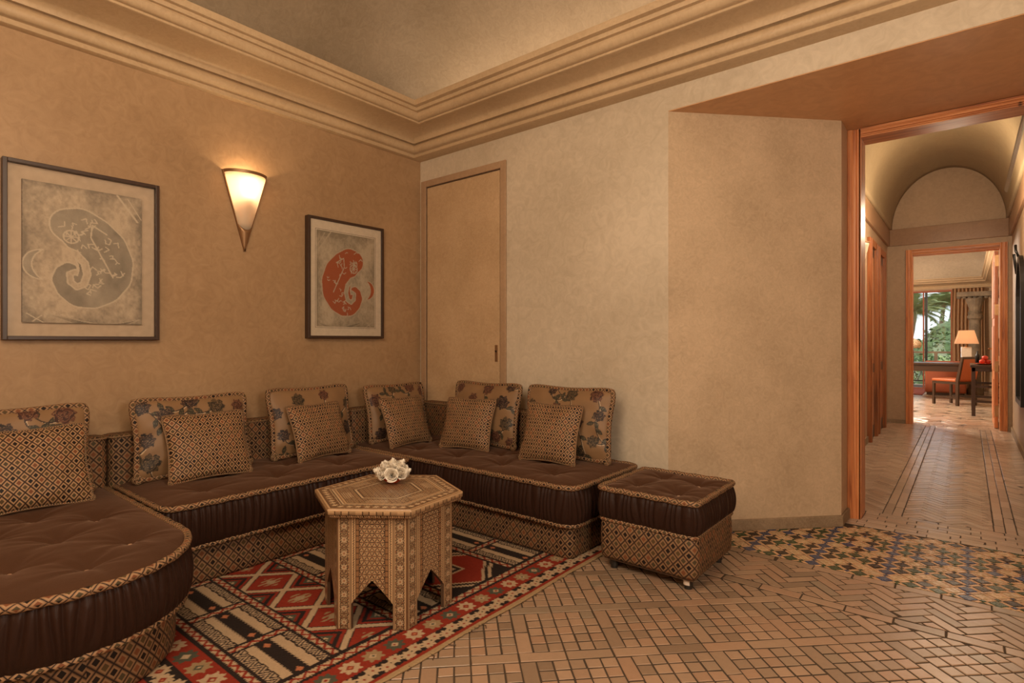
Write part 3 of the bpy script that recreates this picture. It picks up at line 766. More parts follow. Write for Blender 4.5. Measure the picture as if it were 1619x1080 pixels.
# pouf
D_ = thing('pouf', 'square brown velvet pouf on castors beside the banquette', 'pouf', (-1.15, 2.62, 0))
seat(D_, (-1.405, -.895, 2.355, 2.890), [(.045, .045)] * 4, .243, .392, .018, .055, [(-1.26, 2.53), (-1.04, 2.50), (-1.22, 2.74), (-1.03, 2.72), ], 4, tuft=.040)
MB().box(-1.37, -.93, 2.39, 2.855, .048, .058).build('bottom_board', M['inner_wood'], D_, world=True)
for k, (x, y) in enumerate(((-1.335, 2.425), (-.965, 2.425), (-1.335, 2.81), (-.965, 2.81))):
    c_ = MB().lathe([(0, .05), (.021, .05), (.021, .016), (.017, .014), (.017, 0.001), (0, 0.001)], x, y, 16).build('castor', M['caster'], D_, world=True, auto=40)
    if k == 1: MB().lathe([(.0215, .045), (.0215, .020)], x, y, 10, -2.6, -.9).build('paper_sticker', M['cable'], c_, ).location = (-D_.location.x, -D_.location.y, 0)

# ------------------------------------------------------------------ cushions
def cmap(U0, V0, w, h, ear):
    U = U0 * (1 - .065 * V0 ** 6); V = V0 * (1 - .075 * U0 ** 6)
    return w / 2 * U * (1 - ear * (1 - V0 ** 2)), h / 2 * V * (1 - ear * 1.1 * (1 - U0 ** 2))
def rim(w, h, ear=.05):
    t = np.linspace(-1, 1, 45)[:-1]; o1 = np.ones_like(t)
    U = np.concatenate([t, o1, -t, -o1]); V = np.concatenate([-o1, t, o1, -t]); x, y = cmap(U, V, w, h, ear)
    return list(zip(x.tolist(), y.tolist()))
def make_fabric_body(name, parent, w, h, th, mat, nu, nv, colf=None, seed=0, ear=.05):
    u = np.linspace(-1, 1, nu); v = np.linspace(-1, 1, nv); U0_, V0_ = np.meshgrid(u, v, indexing='ij'); U, V = U0_, V0_
    x, y = cmap(U, V, w, h, ear)
    e = np.clip((1 - U0_ ** 2) * (1 - V0_ ** 2), 0, 1); z = th / 2 * e ** .44
    r = np.random.default_rng(seed)
    for _ in range(7):   # creases running in from the edges
        a0, k, ph = r.uniform(0, 2 * PI), r.uniform(7, 16), r.uniform(0, 6)
        z = z + .0022 * np.sin(k * (U * math.cos(a0) + V * math.sin(a0)) + ph) * e ** .3 * np.clip(np.hypot(U, V) - .25, 0, 1)
    z = z - .012 * np.exp(-((U + .1) ** 2 + (V - .75) ** 2) / .12) * e ** .3
    uv = np.stack([x, y], -1)
    col = colf(x, y) if colf else None
    o = grid_mesh(name, np.stack([x, y, z], -1), mat, parent, col=col, uv=uv)
    st = 4 if colf else 1
    xb, yb, zb = x[::st, ::st], y[::st, ::st], -.8 * z[::st, ::st]
    grid_mesh('back_panel', np.stack([xb, yb, zb], -1)[::-1], M['lat_cush'], parent, uv=np.stack([xb, yb], -1)[::-1])
    return o
def floral(seed, w, h):
    r = np.random.default_rng(seed)
    roses = []
    for _ in range(260):
        c = (r.uniform(-w * .45, w * .45), r.uniform(-h * .45, h * .45))
        if all(math.hypot(c[0] - q[0], c[1] - q[1]) >.112 for q in roses): roses.append((*c, r.uniform(.032, .046), r.integers(0, 3)))
    stems = []
    for (cx_, cy_, R, k) in roses:
        a = r.uniform(-2.6, -.5); L = r.uniform(.12, .22); bend = r.uniform(-1.6, 1.6)
        pts = []; px, py = cx_, cy_
        for i in range(40):
            pts.append((px, py)); aa = a + bend * i / 20; px += math.cos(aa) * L / 40; py += math.sin(aa) * L / 40
        stems.append((np.array(pts), r.integers(0, 2)))

    def f(x, y):
        n = (np.sin(x * 60 + y * 33) + np.sin(y * 71 - x * 20)) * .02
        base = np.array([.25, .142, .068]); C = np.ones(x.shape + (3,)) * base * (1 + n[..., None])
        for pts, k in stems:
            d_ = np.full(x.shape, 9.); 
            for px, py in pts[::1]: d_ = np.minimum(d_, np.hypot(x - px, y - py))
            hl = np.full(x.shape, 9.)
            for px, py in pts[::1]: hl = np.minimum(hl, np.hypot(x - px - .004, y - py + .003))
            C[hl < .0034] = (.52, .38, .24); C[d_ < .0030] = (.035, .020, .016)
            for i, sg in ((16, 1), (26, -1), (37, 1), (39, -1)):
                px, py = pts[i]; qx, qy = pts[i] - pts[i - 3]; an = math.atan2(qy, qx) + sg * .8
                cx_, cy_ = px + math.cos(an) * .024, py + math.sin(an) * .024
                dx, dy = x - cx_, y - cy_; a_ = dx * math.cos(an) + dy * math.sin(an); b_ = -dx * math.sin(an) + dy * math.cos(an)
                ww = .0125 * np.clip(1 - np.abs(a_ / .026) ** 1.7, 0, 1)
                ins = (np.abs(a_) < .026) & (np.abs(b_) < ww); edge = ins & (np.abs(b_) > ww - .002)
                spk = (np.sin(x * 900) * np.sin(y * 1100) > .55)
                C[ins] = (.040, .034, .020); C[ins & spk] = (.16, .12, .07); C[edge] = (.022, .016, .012)
        for cx_, cy_, R, k in roses:
            dx, dy = x - cx_, y - cy_; rr = np.hypot(dx, dy); an = np.arctan2(dy, dx)
            bd = R * (1 + .11 * np.sin(7 * an + k) + .06 * np.sin(13 * an)); ins = rr < bd
            pet = np.sin(rr / R * 15 + 2.2 * np.sin(3 * an + rr / R * 5) + an)
            pal = [((.13, .050, .028), (.050, .018, .013)), ((.018, .011, .010), (.060, .030, .020)), ((.085, .055, .028), (.028, .020, .012))][int(k)]
            C[ins & (pet > 0)] = pal[0]; C[ins & (pet <= 0)] = pal[1]; C[ins & (np.abs(pet) < .10)] = (.30, .18, .10)
        return C
    return f
def cushion(kind, pos, rz, lean, w, h, th, seed, label, roll=0):
    """pos: point on the seat under the middle of the bottom edge; rz: 0 -> faces -Y; lean back from vertical"""
    big = kind == 'floral'
    o = thing('floral_cushion' if big else 'lattice_cushion', label, 'cushion', pos, 0)
    o.rotation_mode = 'XYZ'
    m = Matrix.Rotation(rz, 4, 'Z') @ Matrix.Rotation(PI / 2 - lean, 4, 'X') @ Matrix.Rotation(roll, 4, 'Z')
    R = .0155 if big else .006
    up = m.to_3x3() @ Vector((0, 1, 0)); ctr = Vector(pos) + up * (h / 2 + .002) + Vector((0, 0, R + .004))
    o.matrix_world = Matrix.Translation(ctr) @ m
    o.location = ctr; o.rotation_euler = m.to_euler()
    ear = .085 if big else .10
    if big: make_fabric_body('front_panel', o, w, h, th, M['floral'], 210, 160, floral(seed, w, h), seed, ear)
    else: make_fabric_body('front_panel', o, w, h, th, M['lat_cush'], 60, 52, None, seed, ear)
    pr = rim(w, h, ear)
    MB().tube([(a, b, 0) for a, b in pr], R, 10, closed=True).build('piping', M['lat_pipe'] if big else M['lat_pipe2'], o, smooth=True)
    for sx in (-1, 1):     # gathered bottom corners
        pts = [(sx * (w / 2 - .018 + .014 * math.cos(a) ), -h / 2 + .016 + .014 * math.sin(a), .003 * math.sin(3 * a)) for a in np.linspace(0, 2 * PI, 15)[:-1]]
        MB().tube(pts, R * .9, 8, closed=True).build('corner_knot', M['lat_pipe2'], o, smooth=True)
    return o
SZ = ZT + .004
LW = PI / 2 # rz for cushions facing +X : rotate so that -Y -> +X
def cw(x, y): return (x, y, SZ)
cushion('floral', cw(-3.175, .49), LW, .20, .60, .415, .13, 21, 'floral brocade cushion on the rounded banquette, cut by left edge')
cushion('floral', cw(-3.175, 1.245), LW, .20, .585, .415, .13, 22, 'wide rose patterned cushion under the wall sconce, left of two')
cushion('floral', cw(-3.175, 1.94), LW + .03, .20, .575, .42, .13, 33, 'rose patterned cushion beneath the small orange print')
cushion('floral', cw(-3.165, 2.615), LW - .02, .22, .53, .40, .13, 24, 'rose patterned cushion leaning in the room corner')
cushion('floral', cw(-2.56, 2.805), 0, .18, .60, .425, .13, 25, 'rose patterned cushion in front of the closet door')
cushion('floral', cw(-1.885, 2.80), .03, .18, .62, .43, .13, 36, 'rose patterned cushion at the banquette end next to the pouf')
cushion('lattice', cw(-3.00, .53), LW, .38, .45, .37, .11, 41, 'small diamond lattice cushion nearest the left edge')
cushion('lattice', cw(-3.01, 1.255), LW - .05, .38, .41, .365, .11, 42, 'small diamond lattice cushion below the wall sconce')
cushion('lattice', cw(-3.03, 1.925), LW + .12, .38, .40, .355, .11, 43, 'small diamond lattice cushion beneath the orange print')
cushion('lattice', cw(-2.945, 2.53), LW + .03, .38, .385, .355, .11, 44, 'small diamond lattice cushion in the room corner')
cushion('lattice', cw(-2.555, 2.625), .22, .34, .385, .355, .11, 45, 'small diamond lattice cushion before the closet door')
cushion('lattice', cw(-1.90, 2.635), .09, .34, .385, .365, .11, 46, 'small diamond lattice cushion nearest the pouf')

# ------------------------------------------------------------------ rug
RX0, RX1, RY0, RY1 = -3.05, -1.455, .50, 2.62
nx, ny = 400, 530
x = np.linspace(RX0, RX1, nx); y = np.linspace(RY0, RY1, ny); X, Y = np.meshgrid(x, y, indexing='ij')
red = np.array((.24, .030, .016)); blk = np.array((.026, .018, .015)); crm = np.array((.44, .31, .19)); org = np.array((.42, .15, .07)); grn = np.array((.075, .075, .05)); drd = np.array((.10, .018, .014)); tan = np.array((.30, .20, .105))
jag = RNG.uniform(-1, 1, X.shape)
def tri(a, p): return np.abs(((a / p) % 1) - .5) * 2
C = np.ones(X.shape + (3,)) * crm
def S(mask, c): C[mask] = c
def tooth(a, p=.014, amp=.005): return amp * (tri(a, p) - .5)
def rope(d_, along, w, cA=crm, cB=red):
    """band |d|<w, with a red zigzag and dark toothed borders"""
    m_ = np.abs(d_) < w; S(m_, cA)
    zz = w * .55 * (tri(along, .05) * 2 - 1); S(m_ & (np.abs(d_ - zz) < .0055 + .003 * tri(along, .012)), cB)
    ed = (np.abs(d_) > w - .009 + tooth(along, .011, .007)) & (np.abs(d_) < w + .004); S(ed, blk)
def star(dx, dy, R, c1, c2, c3):
    m_ = np.maximum(np.abs(dx), np.abs(dy)) + .35 * np.minimum(np.abs(dx), np.abs(dy)); k = m_ < R * (.82 + .30 * tri(np.arctan2(dy, dx), PI / 4))
    S(k, c1); S((np.abs(dx) + np.abs(dy)) < R * .45, c2); S((np.abs(dx) + np.abs(dy)) < R * .2, c3)
def cells(y0, y1, px=.335, x0=-2.345 + .335 * 5):
    m_ = (Y > y0) & (Y < y1); S(m_, crm); t_ = (Y - y0) / (y1 - y0); tj = t_ + tooth(X, .010, .035)
    S(m_ & (tj > .36) & (tj < .62), blk)
    hb = ((t_ > .03) & (t_ < .20)) | ((t_ > .80) & (t_ < .97)); S(m_ & hb & (np.sin(X * 420 + Y * 260 * np.sign(np.sin(X * 120))) > -.1), blk * 1.6)
    for b in (.20, .80): S(m_ & (np.abs(t_ - b + .012 * np.sin(X * 90)) < .012), blk)
    cxm = ((X - x0 + px / 2) / px % 1) - .5; dxc = cxm * px; dyc = Y - (y0 + (y1 - y0) * .49)
    for o_ in (-.055, .06):
        S(m_ & (np.abs(dxc - o_) + np.abs(dyc) * 1.3 < .016 + .006 * tri(X * 3, .02)), org)
    dcell = ((X - x0) / px % 1); dd = np.minimum(dcell, 1 - dcell) * px; sd_ = np.where(dcell < .5, dd, -dd)
    mm = m_ & (np.abs(sd_) < .030); keep = C.copy(); rope(sd_, Y, .022); C[~m_] = keep[~m_]
def lattice_zone(y0, y1):
    m_ = (Y > y0) & (Y < y1); S(m_, red); px, py = .25, (y1 - y0)
    u = (X - RX1) / px + (Y - y0) / py; v = (X - RX1) / px - (Y - y0) / py
    u2, v2 = u * 1.0, v * 1.0
    fu = np.abs(((u2) % 1) - .5); fv = np.abs(((v2) % 1) - .5); k = np.maximum(fu, fv)
    cell = (np.floor(u2) + np.floor(v2)) % 2
    kk = k + .012 * (tri(X + Y, .012) - .5)
    S(m_ & (kk > .41), blk * 1.3); S(m_ & (kk > .435), crm)
    S(m_ & (cell == 0) & (kk < .34), blk); S(m_ & (cell == 0) & (kk < .25), red * .8); S(m_ & (cell == 0) & (kk < .18), grn); S(m_ & (cell == 0) & (kk < .12) & (np.sin(X * 330) * np.sin(Y * 330) > -.1), crm)
    S(m_ & (cell == 1) & (kk < .22) & (np.sin(X * 260) > -.2), tan); S(m_ & (cell == 1) & (kk < .10), crm * .8)
def medallion_zone(y0, y1):
    m_ = (Y > y0) & (Y < y1); S(m_, blk); c0 = (y0 + y1) / 2; px = .44
    dx = (((X + 1.93) / px + .5) % 1 - .5) * px; dy = (Y - c0); hh = (y1 - y0) / 2
    q = np.abs(dx) / (px / 2) + np.abs(dy) / hh * .72 + .06 * (tri(dx + dy, .022) - .5)
    for lim, c in ((1.22, crm), (1.12, blk), (1.03, crm), (.95, red)): S(m_ & (q < lim), c)
    b = np.maximum(np.abs(dx), np.abs(dy)); bj = b + .006 * (tri(dx * 1.0 + dy, .012) - .5)
    S(m_ & (bj < .055), crm); S(m_ & (bj < .042), blk * 1.4); S(m_ & (bj < .022), crm); S(m_ & (bj < .012), red)
lattice_zone(.50, .50 + .001)
cells(.885, 1.115); lattice_zone(1.14, 1.405); cells(1.435, 1.665); medallion_zone(1.70, 2.075); cells(2.115, 2.345); lattice_zone(2.37, 2.62)
for yy_ in (.865, 1.128, 1.42, 1.683, 2.095, 2.358): rope(Y - yy_, X, .021)
# near border running along X
dn = .845 - Y
m_ = dn > 0; S(m_, blk)
S(m_ & (dn > .012), red)
for k in range(-4, 14):
    cx_ = RX1 - .12 - k * .105; c1 = [crm, tan, grn][k % 3]; star(X - cx_, Y - (.845 - .060), .040, c1, [red, grn, crm][k % 3], crm)
S(m_ & (dn > .105), blk)
for k in range(-4, 40): star(X - (RX1 - k * .062), Y - (.845 - .150 - .012 * (k % 2)), .034, crm, red, org)
S(m_ & (dn > .200), red); S(dn > .22, tan)
# right border (along Y), from the outer edge inwards
de = RX1 - X
m_ = de < .262; S(m_, crm)
S(de < .262, blk)
keep = C.copy(); rope(de - .226, Y, .024); C[de > .262] = keep[de > .262]
S((de > .10 + tooth(Y)) & (de < .196 + tooth(Y, .017)), red)
for k in range(0, 30):
    cy_ = RY0 + .05 + k * .093; c1 = [crm, tan, grn][k % 3]; mk = (de > .10) & (de < .196); keep = C.copy(); star(X - (RX1 - .148), Y - cy_, .036, c1, [red, crm, crm][k % 3], [org, grn, red][k % 3]); C[~mk] = keep[~mk]
m2 = (de > .032) & (de < .100 + tooth(Y)); S(m2, blk)
keep0 = C.copy()
jx = X + .004 * np.sign(np.sin(Y * 520)) * tri(Y, .013)
for k in range(0, 60):
    cy_ = RY0 + k * .046; star(X - (RX1 - .066 - .010 * (-1) ** k), Y - cy_, .027, crm, crm, red)
    S(np.abs(X - (RX1 - .066 - .010 * (-1) ** k)) + np.abs(Y - cy_) < .006, red)
C[~m2] = keep0[~m2]
S((de < .034 + tooth(Y)) & (de > .016), red); S(de <= .016, tan * 1.15)
C *= (1 + .10 * jag)[..., None]; C = np.clip(C, 0, 1)
Zr = .007 + .0012 * (np.sin(X * 7 + Y * 3) + np.sin(Y * 9)) * .5 + .0006 * jag
XX = X + np.where(de < .002, .004 * np.sin(Y * 11), 0)
rug = grid_mesh('rug', np.stack([XX, Y, Zr], -1), M['rug'], col=C, smooth=False)
tag(rug, 'red, black and cream woven tribal rug under the hexagonal table', 'rug')
sdm = rug.modifiers.new('s', 'SOLIDIFY'); sdm.thickness = .006; sdm.offset = -1
fm = MB()
for k in range(16):   # frayed knots along the outer edge
    yy_ = .95 + k * .097 + random.uniform(-.03, .03); L = random.uniform(.008, .03)
    fm.tube([(RX1 - .003, yy_, .006), (RX1 + L * .6, yy_ + .004, .005), (RX1 + L, yy_ + random.uniform(-.02, .02), .003)], .0016, 5)
fm.build('fringe', M['inner_wood'], rug, kind='stuff')

# ------------------------------------------------------------------ hexagonal inlaid table
TX, TY, TH = -1.888, 1.491, .475; A0 = math.radians(-23.2)
T_ = thing('hexagonal_table', 'hexagonal mother of pearl inlaid wooden side table on the rug', 'table', (TX, TY, .009), A0)
TH -= .009
wd = np.array((.25, .125, .055)); lt = np.array((.50, .315, .165)); dk = np.array((.030, .014, .009)); rd = np.array((.30, .115, .05)); sh = np.array((.56, .40, .24))
def starcol(a, b, p, base, c1, c2):
    """six fold star repeat, a,b coords, p pitch"""
    C_ = np.ones(a.shape + (3,)) * base
    r3 = p * math.sqrt(3)
    for ox, oy in ((0, 0), (p / 2, r3 / 2)):
        dx = ((a - ox) / p % 1 - .5) * p; dy = ((b - oy) / r3 % 1 - .5) * r3
        rr = np.hypot(dx, dy); an = np.arctan2(dy, dx)
        st_ = rr < p * (.30 + .17 * np.cos(6 * an)); C_[st_] = c1; C_[rr < p * .12] = c2
        C_[(np.abs(rr - p * .50) < p * .055) & (np.cos(6 * an) > 0)] = c1 * 1.6
    return C_
def sidecol(a, b):
    """a across (-.135...135), b up"""
    C_ = starcol(a, b, .020, lt * .86, dk, rd)
    m_ = np.abs(a)
    def st(lo, hi, c): k = (m_ >= lo) & (m_ < hi); C_[k] = c[k] if getattr(c, 'ndim', 1) == 3 else c
    st(.048, .050, dk); st(.050, .062, wd); k = (m_ >= .050) & (m_ < .062) & ((b / .022 % 1) < .13); C_[k] = dk
    st(.062, .064, dk)
    k = (m_ >= .064) & (m_ < .078); C_[k] = lt; zz = .004 * (tri(b, .009)); C_[(m_ >= .064) & (np.abs(m_ - .0705 - zz + .002) < .0018)] = dk
    st(.078, .081, dk); st(.081, .0835, lt); st(.0835, .085, dk)
    am = m_ - .1075; s1 = starcol(am, b, .017, lt * .62, dk, rd); k = (m_ >= .085) & (m_ < .130); C_[k] = s1[k]
    by = (b / .052 % 1 - .5) * .052; rr = np.hypot(am, by); an = np.arctan2(by, am)
    C_[(rr < .0105 + .003 * np.cos(8 * an)) & k] = sh * .8; C_[(rr < .004) & k] = rd
    C_[(np.abs(m_ - .088) < .0012) | (np.abs(m_ - .127) < .0012)] = lt
    C_[m_ > .130] = dk * 1.3; C_[(m_ > .1315) & (m_ < .1335)] = wd
    return C_
HS = .270; ap = HS * math.sqrt(3) / 2; slab = .036
def arch(a):
    m_ = np.abs(a); return np.where(m_ > .080, 0, .095 + (.185 - .095) * (1 - m_ / .080) ** .9)
na, nb = 124, 190
def side_panel():
    a = np.concatenate([np.linspace(-HS / 2, -.0801, 25), np.linspace(-.0799, .0799, na - 50), np.linspace(.0801, HS / 2, 25)])
    Aa, T1 = np.meshgrid(a, np.linspace(0, 1, nb), indexing='ij'); bot = arch(Aa); Bb = bot + (TH - slab - bot) * T1
    P = np.stack([Aa, np.full_like(Aa, -ap), Bb], -1)
    o = grid_mesh('side_panel', P, M['inlay'], T_, col=sidecol(Aa, Bb), smooth=False)
    # inner face and cut edges
    mb = MB(); bo = arch(a); v = []; n = len(a)
    for k in range(n): v += [(a[k], -ap, bo[k]), (a[k] * .95, -ap + .012, bo[k])]
    mb.add(v, [(2 * k, 2 * k + 1, 2 * k + 3, 2 * k + 2) for k in range(n - 1)])
    v = []
    for k in range(n): v += [(a[k] * .95, -ap + .012, bo[k]), (a[k] * .95, -ap + .012, TH - slab)]
    mb.add(v, [(2 * k, 2 * k + 1, 2 * k + 3, 2 * k + 2) for k in range(n - 1)])
    e = mb.build('panel_core', M['inner_wood'], o)
    return o, e
sp, core = side_panel(); 
# first panel faces the camera side: between vertices at A0 and A0-60 -> panel normal at -30 deg in local frame
def rotz(o, a): o.rotation_euler = (0, 0, a)
rotz(sp, math.radians(60))
for k in range(1, 6):
    c_ = sp.copy(); COL.objects.link(c_); c_.parent = T_; rotz(c_, math.radians(60 + 60 * k)); e_ = core.copy(); COL.objects.link(e_); e_.parent = c_
HT = .312; ns, np_ = 120, 6 * 80
s_ = np.linspace(0, 1, ns); q = np.arange(np_) / 80.; sec = np.floor(q).astype(int); fr_ = q - sec
vx = np.cos(np.radians(60 * np.arange(7))); vy = np.sin(np.radians(60 * np.arange(7)))
hx = vx[sec] * (1 - fr_) + vx[sec + 1] * fr_; hy = vy[sec] * (1 - fr_) + vy[sec + 1] * fr_
S_, Qq = np.meshgrid(s_, np.arange(np_), indexing='ij'); px = hx[Qq] * S_ * HT; py = hy[Qq] * S_ * HT
along = (fr_[Qq] - .5) * S_ * HT; dist = S_ * HT * .866
Ct = starcol(px, py, .021, lt * .78, dk * 1.6, rd)
def ring(lo, hi, c):
    k = (S_ >= lo) & (S_ < hi); Ct[k] = c
for lo, hi, c in ((.42, .43, dk), (.43, .47, sh), (.47, .48, dk), (.70, .71, dk), (.71, .735, lt), (.735, .75, wd), (.75, .775, sh), (.775, .785, dk), (.80, .81, sh), (.81, .82, dk), (.955, .965, dk), (.965, .985, lt), (.985, 1.01, wd)): ring(lo, hi, c)
k = (S_ >= .54) & (S_ < .70) & (fr_[Qq] > .28) & (fr_[Qq] < .72); Ct[k & ((S_ * 34 % 1) < .35)] = sh; 
k = (S_ >= .82) & (S_ < .955); bx = (along / .034 % 1 - .5) * .034; rr = np.hypot(bx, dist - .885 * HT * .866); Ct[k] = wd * .9; s3 = starcol(along, dist, .015, wd, dk, lt); Ct[k] = s3[k]; Ct[k & (rr < .010 + .003 * np.cos(6 * np.arctan2(dist - .885 * HT * .866, bx)))] = sh
P = np.stack([px, py, np.full_like(px, TH)], -1)
P2 = P.transpose(1, 0, 2)
top = grid_mesh('table_top', P2, M['inlay'], T_, col=np.clip(Ct.transpose(1, 0, 2), 0, 1), closed_u=True, smooth=False)
# edge of the top
ze = np.array([TH, TH - .002, TH - .008, TH - .0085, TH - .022, TH - .0225, TH - .027, TH - .030, slab * 0 + TH - slab]); oe = np.array([0, .002, .003, .003, .003, .0, -.004, -.004, -.010])
nE = 6 * 90; q2 = np.arange(nE) / 90.; se = np.floor(q2).astype(int); fe = q2 - se; ex = vx[se] * (1 - fe) + vx[se + 1] * fe; ey = vy[se] * (1 - fe) + vy[se + 1] * fe
P = np.zeros((nE, len(ze), 3)); Ce = np.ones((nE, len(ze), 3)) * wd
for k in range(len(ze)):
    P[:, k, 0] = ex * (HT + oe[k]); P[:, k, 1] = ey * (HT + oe[k]); P[:, k, 2] = ze[k]
    if k in (3, 4): Ce[:, k] = np.where(((fe * HT / .026 % 1) < .12)[:, None], dk, np.where(((fe * HT / .026).astype(int) % 2 == 0)[:, None], lt, lt * .7))
    if k in (1, 2): Ce[:, k] = lt * .9
    if k in (5,): Ce[:, k] = dk
    if k in (6, 7): Ce[:, k] = np.where(((fe * HT / .006 % 1) < .5)[:, None], lt, dk)
grid_mesh('edge_band', P, M['inlay'], top, col=Ce, closed_u=True, smooth=False)
v = [(HT * .97 * vx[k], HT * .97 * vy[k], TH - slab) for k in range(6)]
MB().add(v, [tuple(range(6))[::-1]]).build('underside', M['inner_wood'], top)
TH += .009

# ------------------------------------------------------------------ bowl of roses
BX, BY = -1.975, 1.585
bowl = MB().lathe([(0, .001), (.026, .001), (.032, .006), (.050, .022), (.054, .024), (.050, .026), (.028, .010), (0, .008)], 0, 0, 32).build('bowl', M['red_bowl'], smooth=True)
bowl.location = (BX, BY, TH + .001); tag(bowl, 'small red bowl under white roses on the hexagonal table', 'bowl')
def rose_mesh(seed, R=.030):
    r = random.Random(seed); mb = MB()
    for k in range(19):
        t = k / 18; a = k * 2.399 + r.uniform(-.2, .2); rad = R * (.10 + .80 * t); hgt = R * (1.15 - .45 * t); wid = 1.0 + .7 * (1 - t) ; curl = .15 + .75 * t
        v = []; nU, nV = 7, 6
        for i in range(nU):
            uu = (i / (nU - 1) - .5) * 2
            for j in range(nV):
                vv = j / (nV - 1)
                rr = R * ((.05 + .55 * t) + (.10 + .36 * t) * vv ** .8) + R * .12 * curl * max(0, vv - .72) * 2.2
                z = R * (-.30 * t) + R * (1.35 - .62 * t) * vv ** .9 * (1 - .20 * uu * uu) - R * .22 * curl * max(0, vv - .75) * 3
                an = a + uu * wid * (1 - .35 * vv * vv * abs(uu))
                v.append((rr * math.cos(an), rr * math.sin(an), z + .001 * r.uniform(-1, 1)))
        f = [(i * nV + j, (i + 1) * nV + j, (i + 1) * nV + j + 1, i * nV + j + 1) for i in range(nU - 1) for j in range(nV - 1)]
        mb.add(v, f)
    mb.lathe([(0, -R * .25), (R * .35, -R * .1), (R * .5, R * .15)], 0, 0, 10)
    return mb
ros = [rose_mesh(s, .030).build('rose', M['petal'], smooth=True) for s in (1, 2, 3)]
spots = [(0, 0, .0, 0)]
for k in range(6): spots.append((k * PI / 3 + .2, .60, 0, 0))
for k in range(8): spots.append((k * 2 * PI / 8, 1.22, 0, 0))
for n_, (a, tl, _, _) in enumerate(spots):
    o = ros[n_] if n_ < 3 else ros[n_ % 3].copy()
    if n_ >= 3: COL.objects.link(o)
    Rb = .050; d_ = Vector((math.sin(tl) * math.cos(a), math.sin(tl) * math.sin(a), math.cos(tl)))
    c = Vector((BX, BY, TH + .033)) + Vector((d_.x * Rb * 1.02, d_.y * Rb * 1.02, d_.z * Rb * .72)); o.location = c
    o.rotation_euler = d_.to_track_quat('Z', 'Y').to_euler(); o.rotation_euler.rotate_axis('Z', n_ * 1.3); o.scale = [random.uniform(.88, 1.08)] * 3
    rel = (a - math.atan2(-BY, -BX)) % (2 * PI)
    if n_ == 0: lab = 'white rose at the very top of the cluster in the red bowl'
    elif n_ < 7: lab = 'white rose on the %s of the upper ring of the cluster' % ['front', 'front right', 'back right', 'back', 'back left', 'front left'][int((rel + PI / 6) / (PI / 3)) % 6]
    else: lab = 'white rose drooping over the %s rim of the red bowl' % ['front', 'front right', 'right', 'back right', 'back', 'back left', 'left', 'front left'][int((rel + PI / 8) / (PI / 4)) % 8]
    tag(o, lab, 'flower', 'white roses in the red bowl')
lf = MB()
for k in range(12):
    a = k * PI / 6 + .1; b = Vector((BX + .040 * math.cos(a), BY + .040 * math.sin(a), TH + .028)); e_ = Vector((BX + .070 * math.cos(a), BY + .070 * math.sin(a), TH + .026)); s2 = Vector((-math.sin(a), math.cos(a), 0)) * .012
    m2_ = (b + e_) / 2 + Vector((0, 0, .004)); lf.add([b, m2_ + s2, e_, m2_ - s2], [(0, 1, 2, 3)])
lf.lathe([(0, .026), (.040, .026), (.048, .040), (.040, .062), (0, .07)], BX, BY, 16); lf.v = [(a, b, c + (TH if c < .1 else 0)) for a, b, c in lf.v]
o = lf.build('foliage', M['leaf_green'], bowl, world=True)

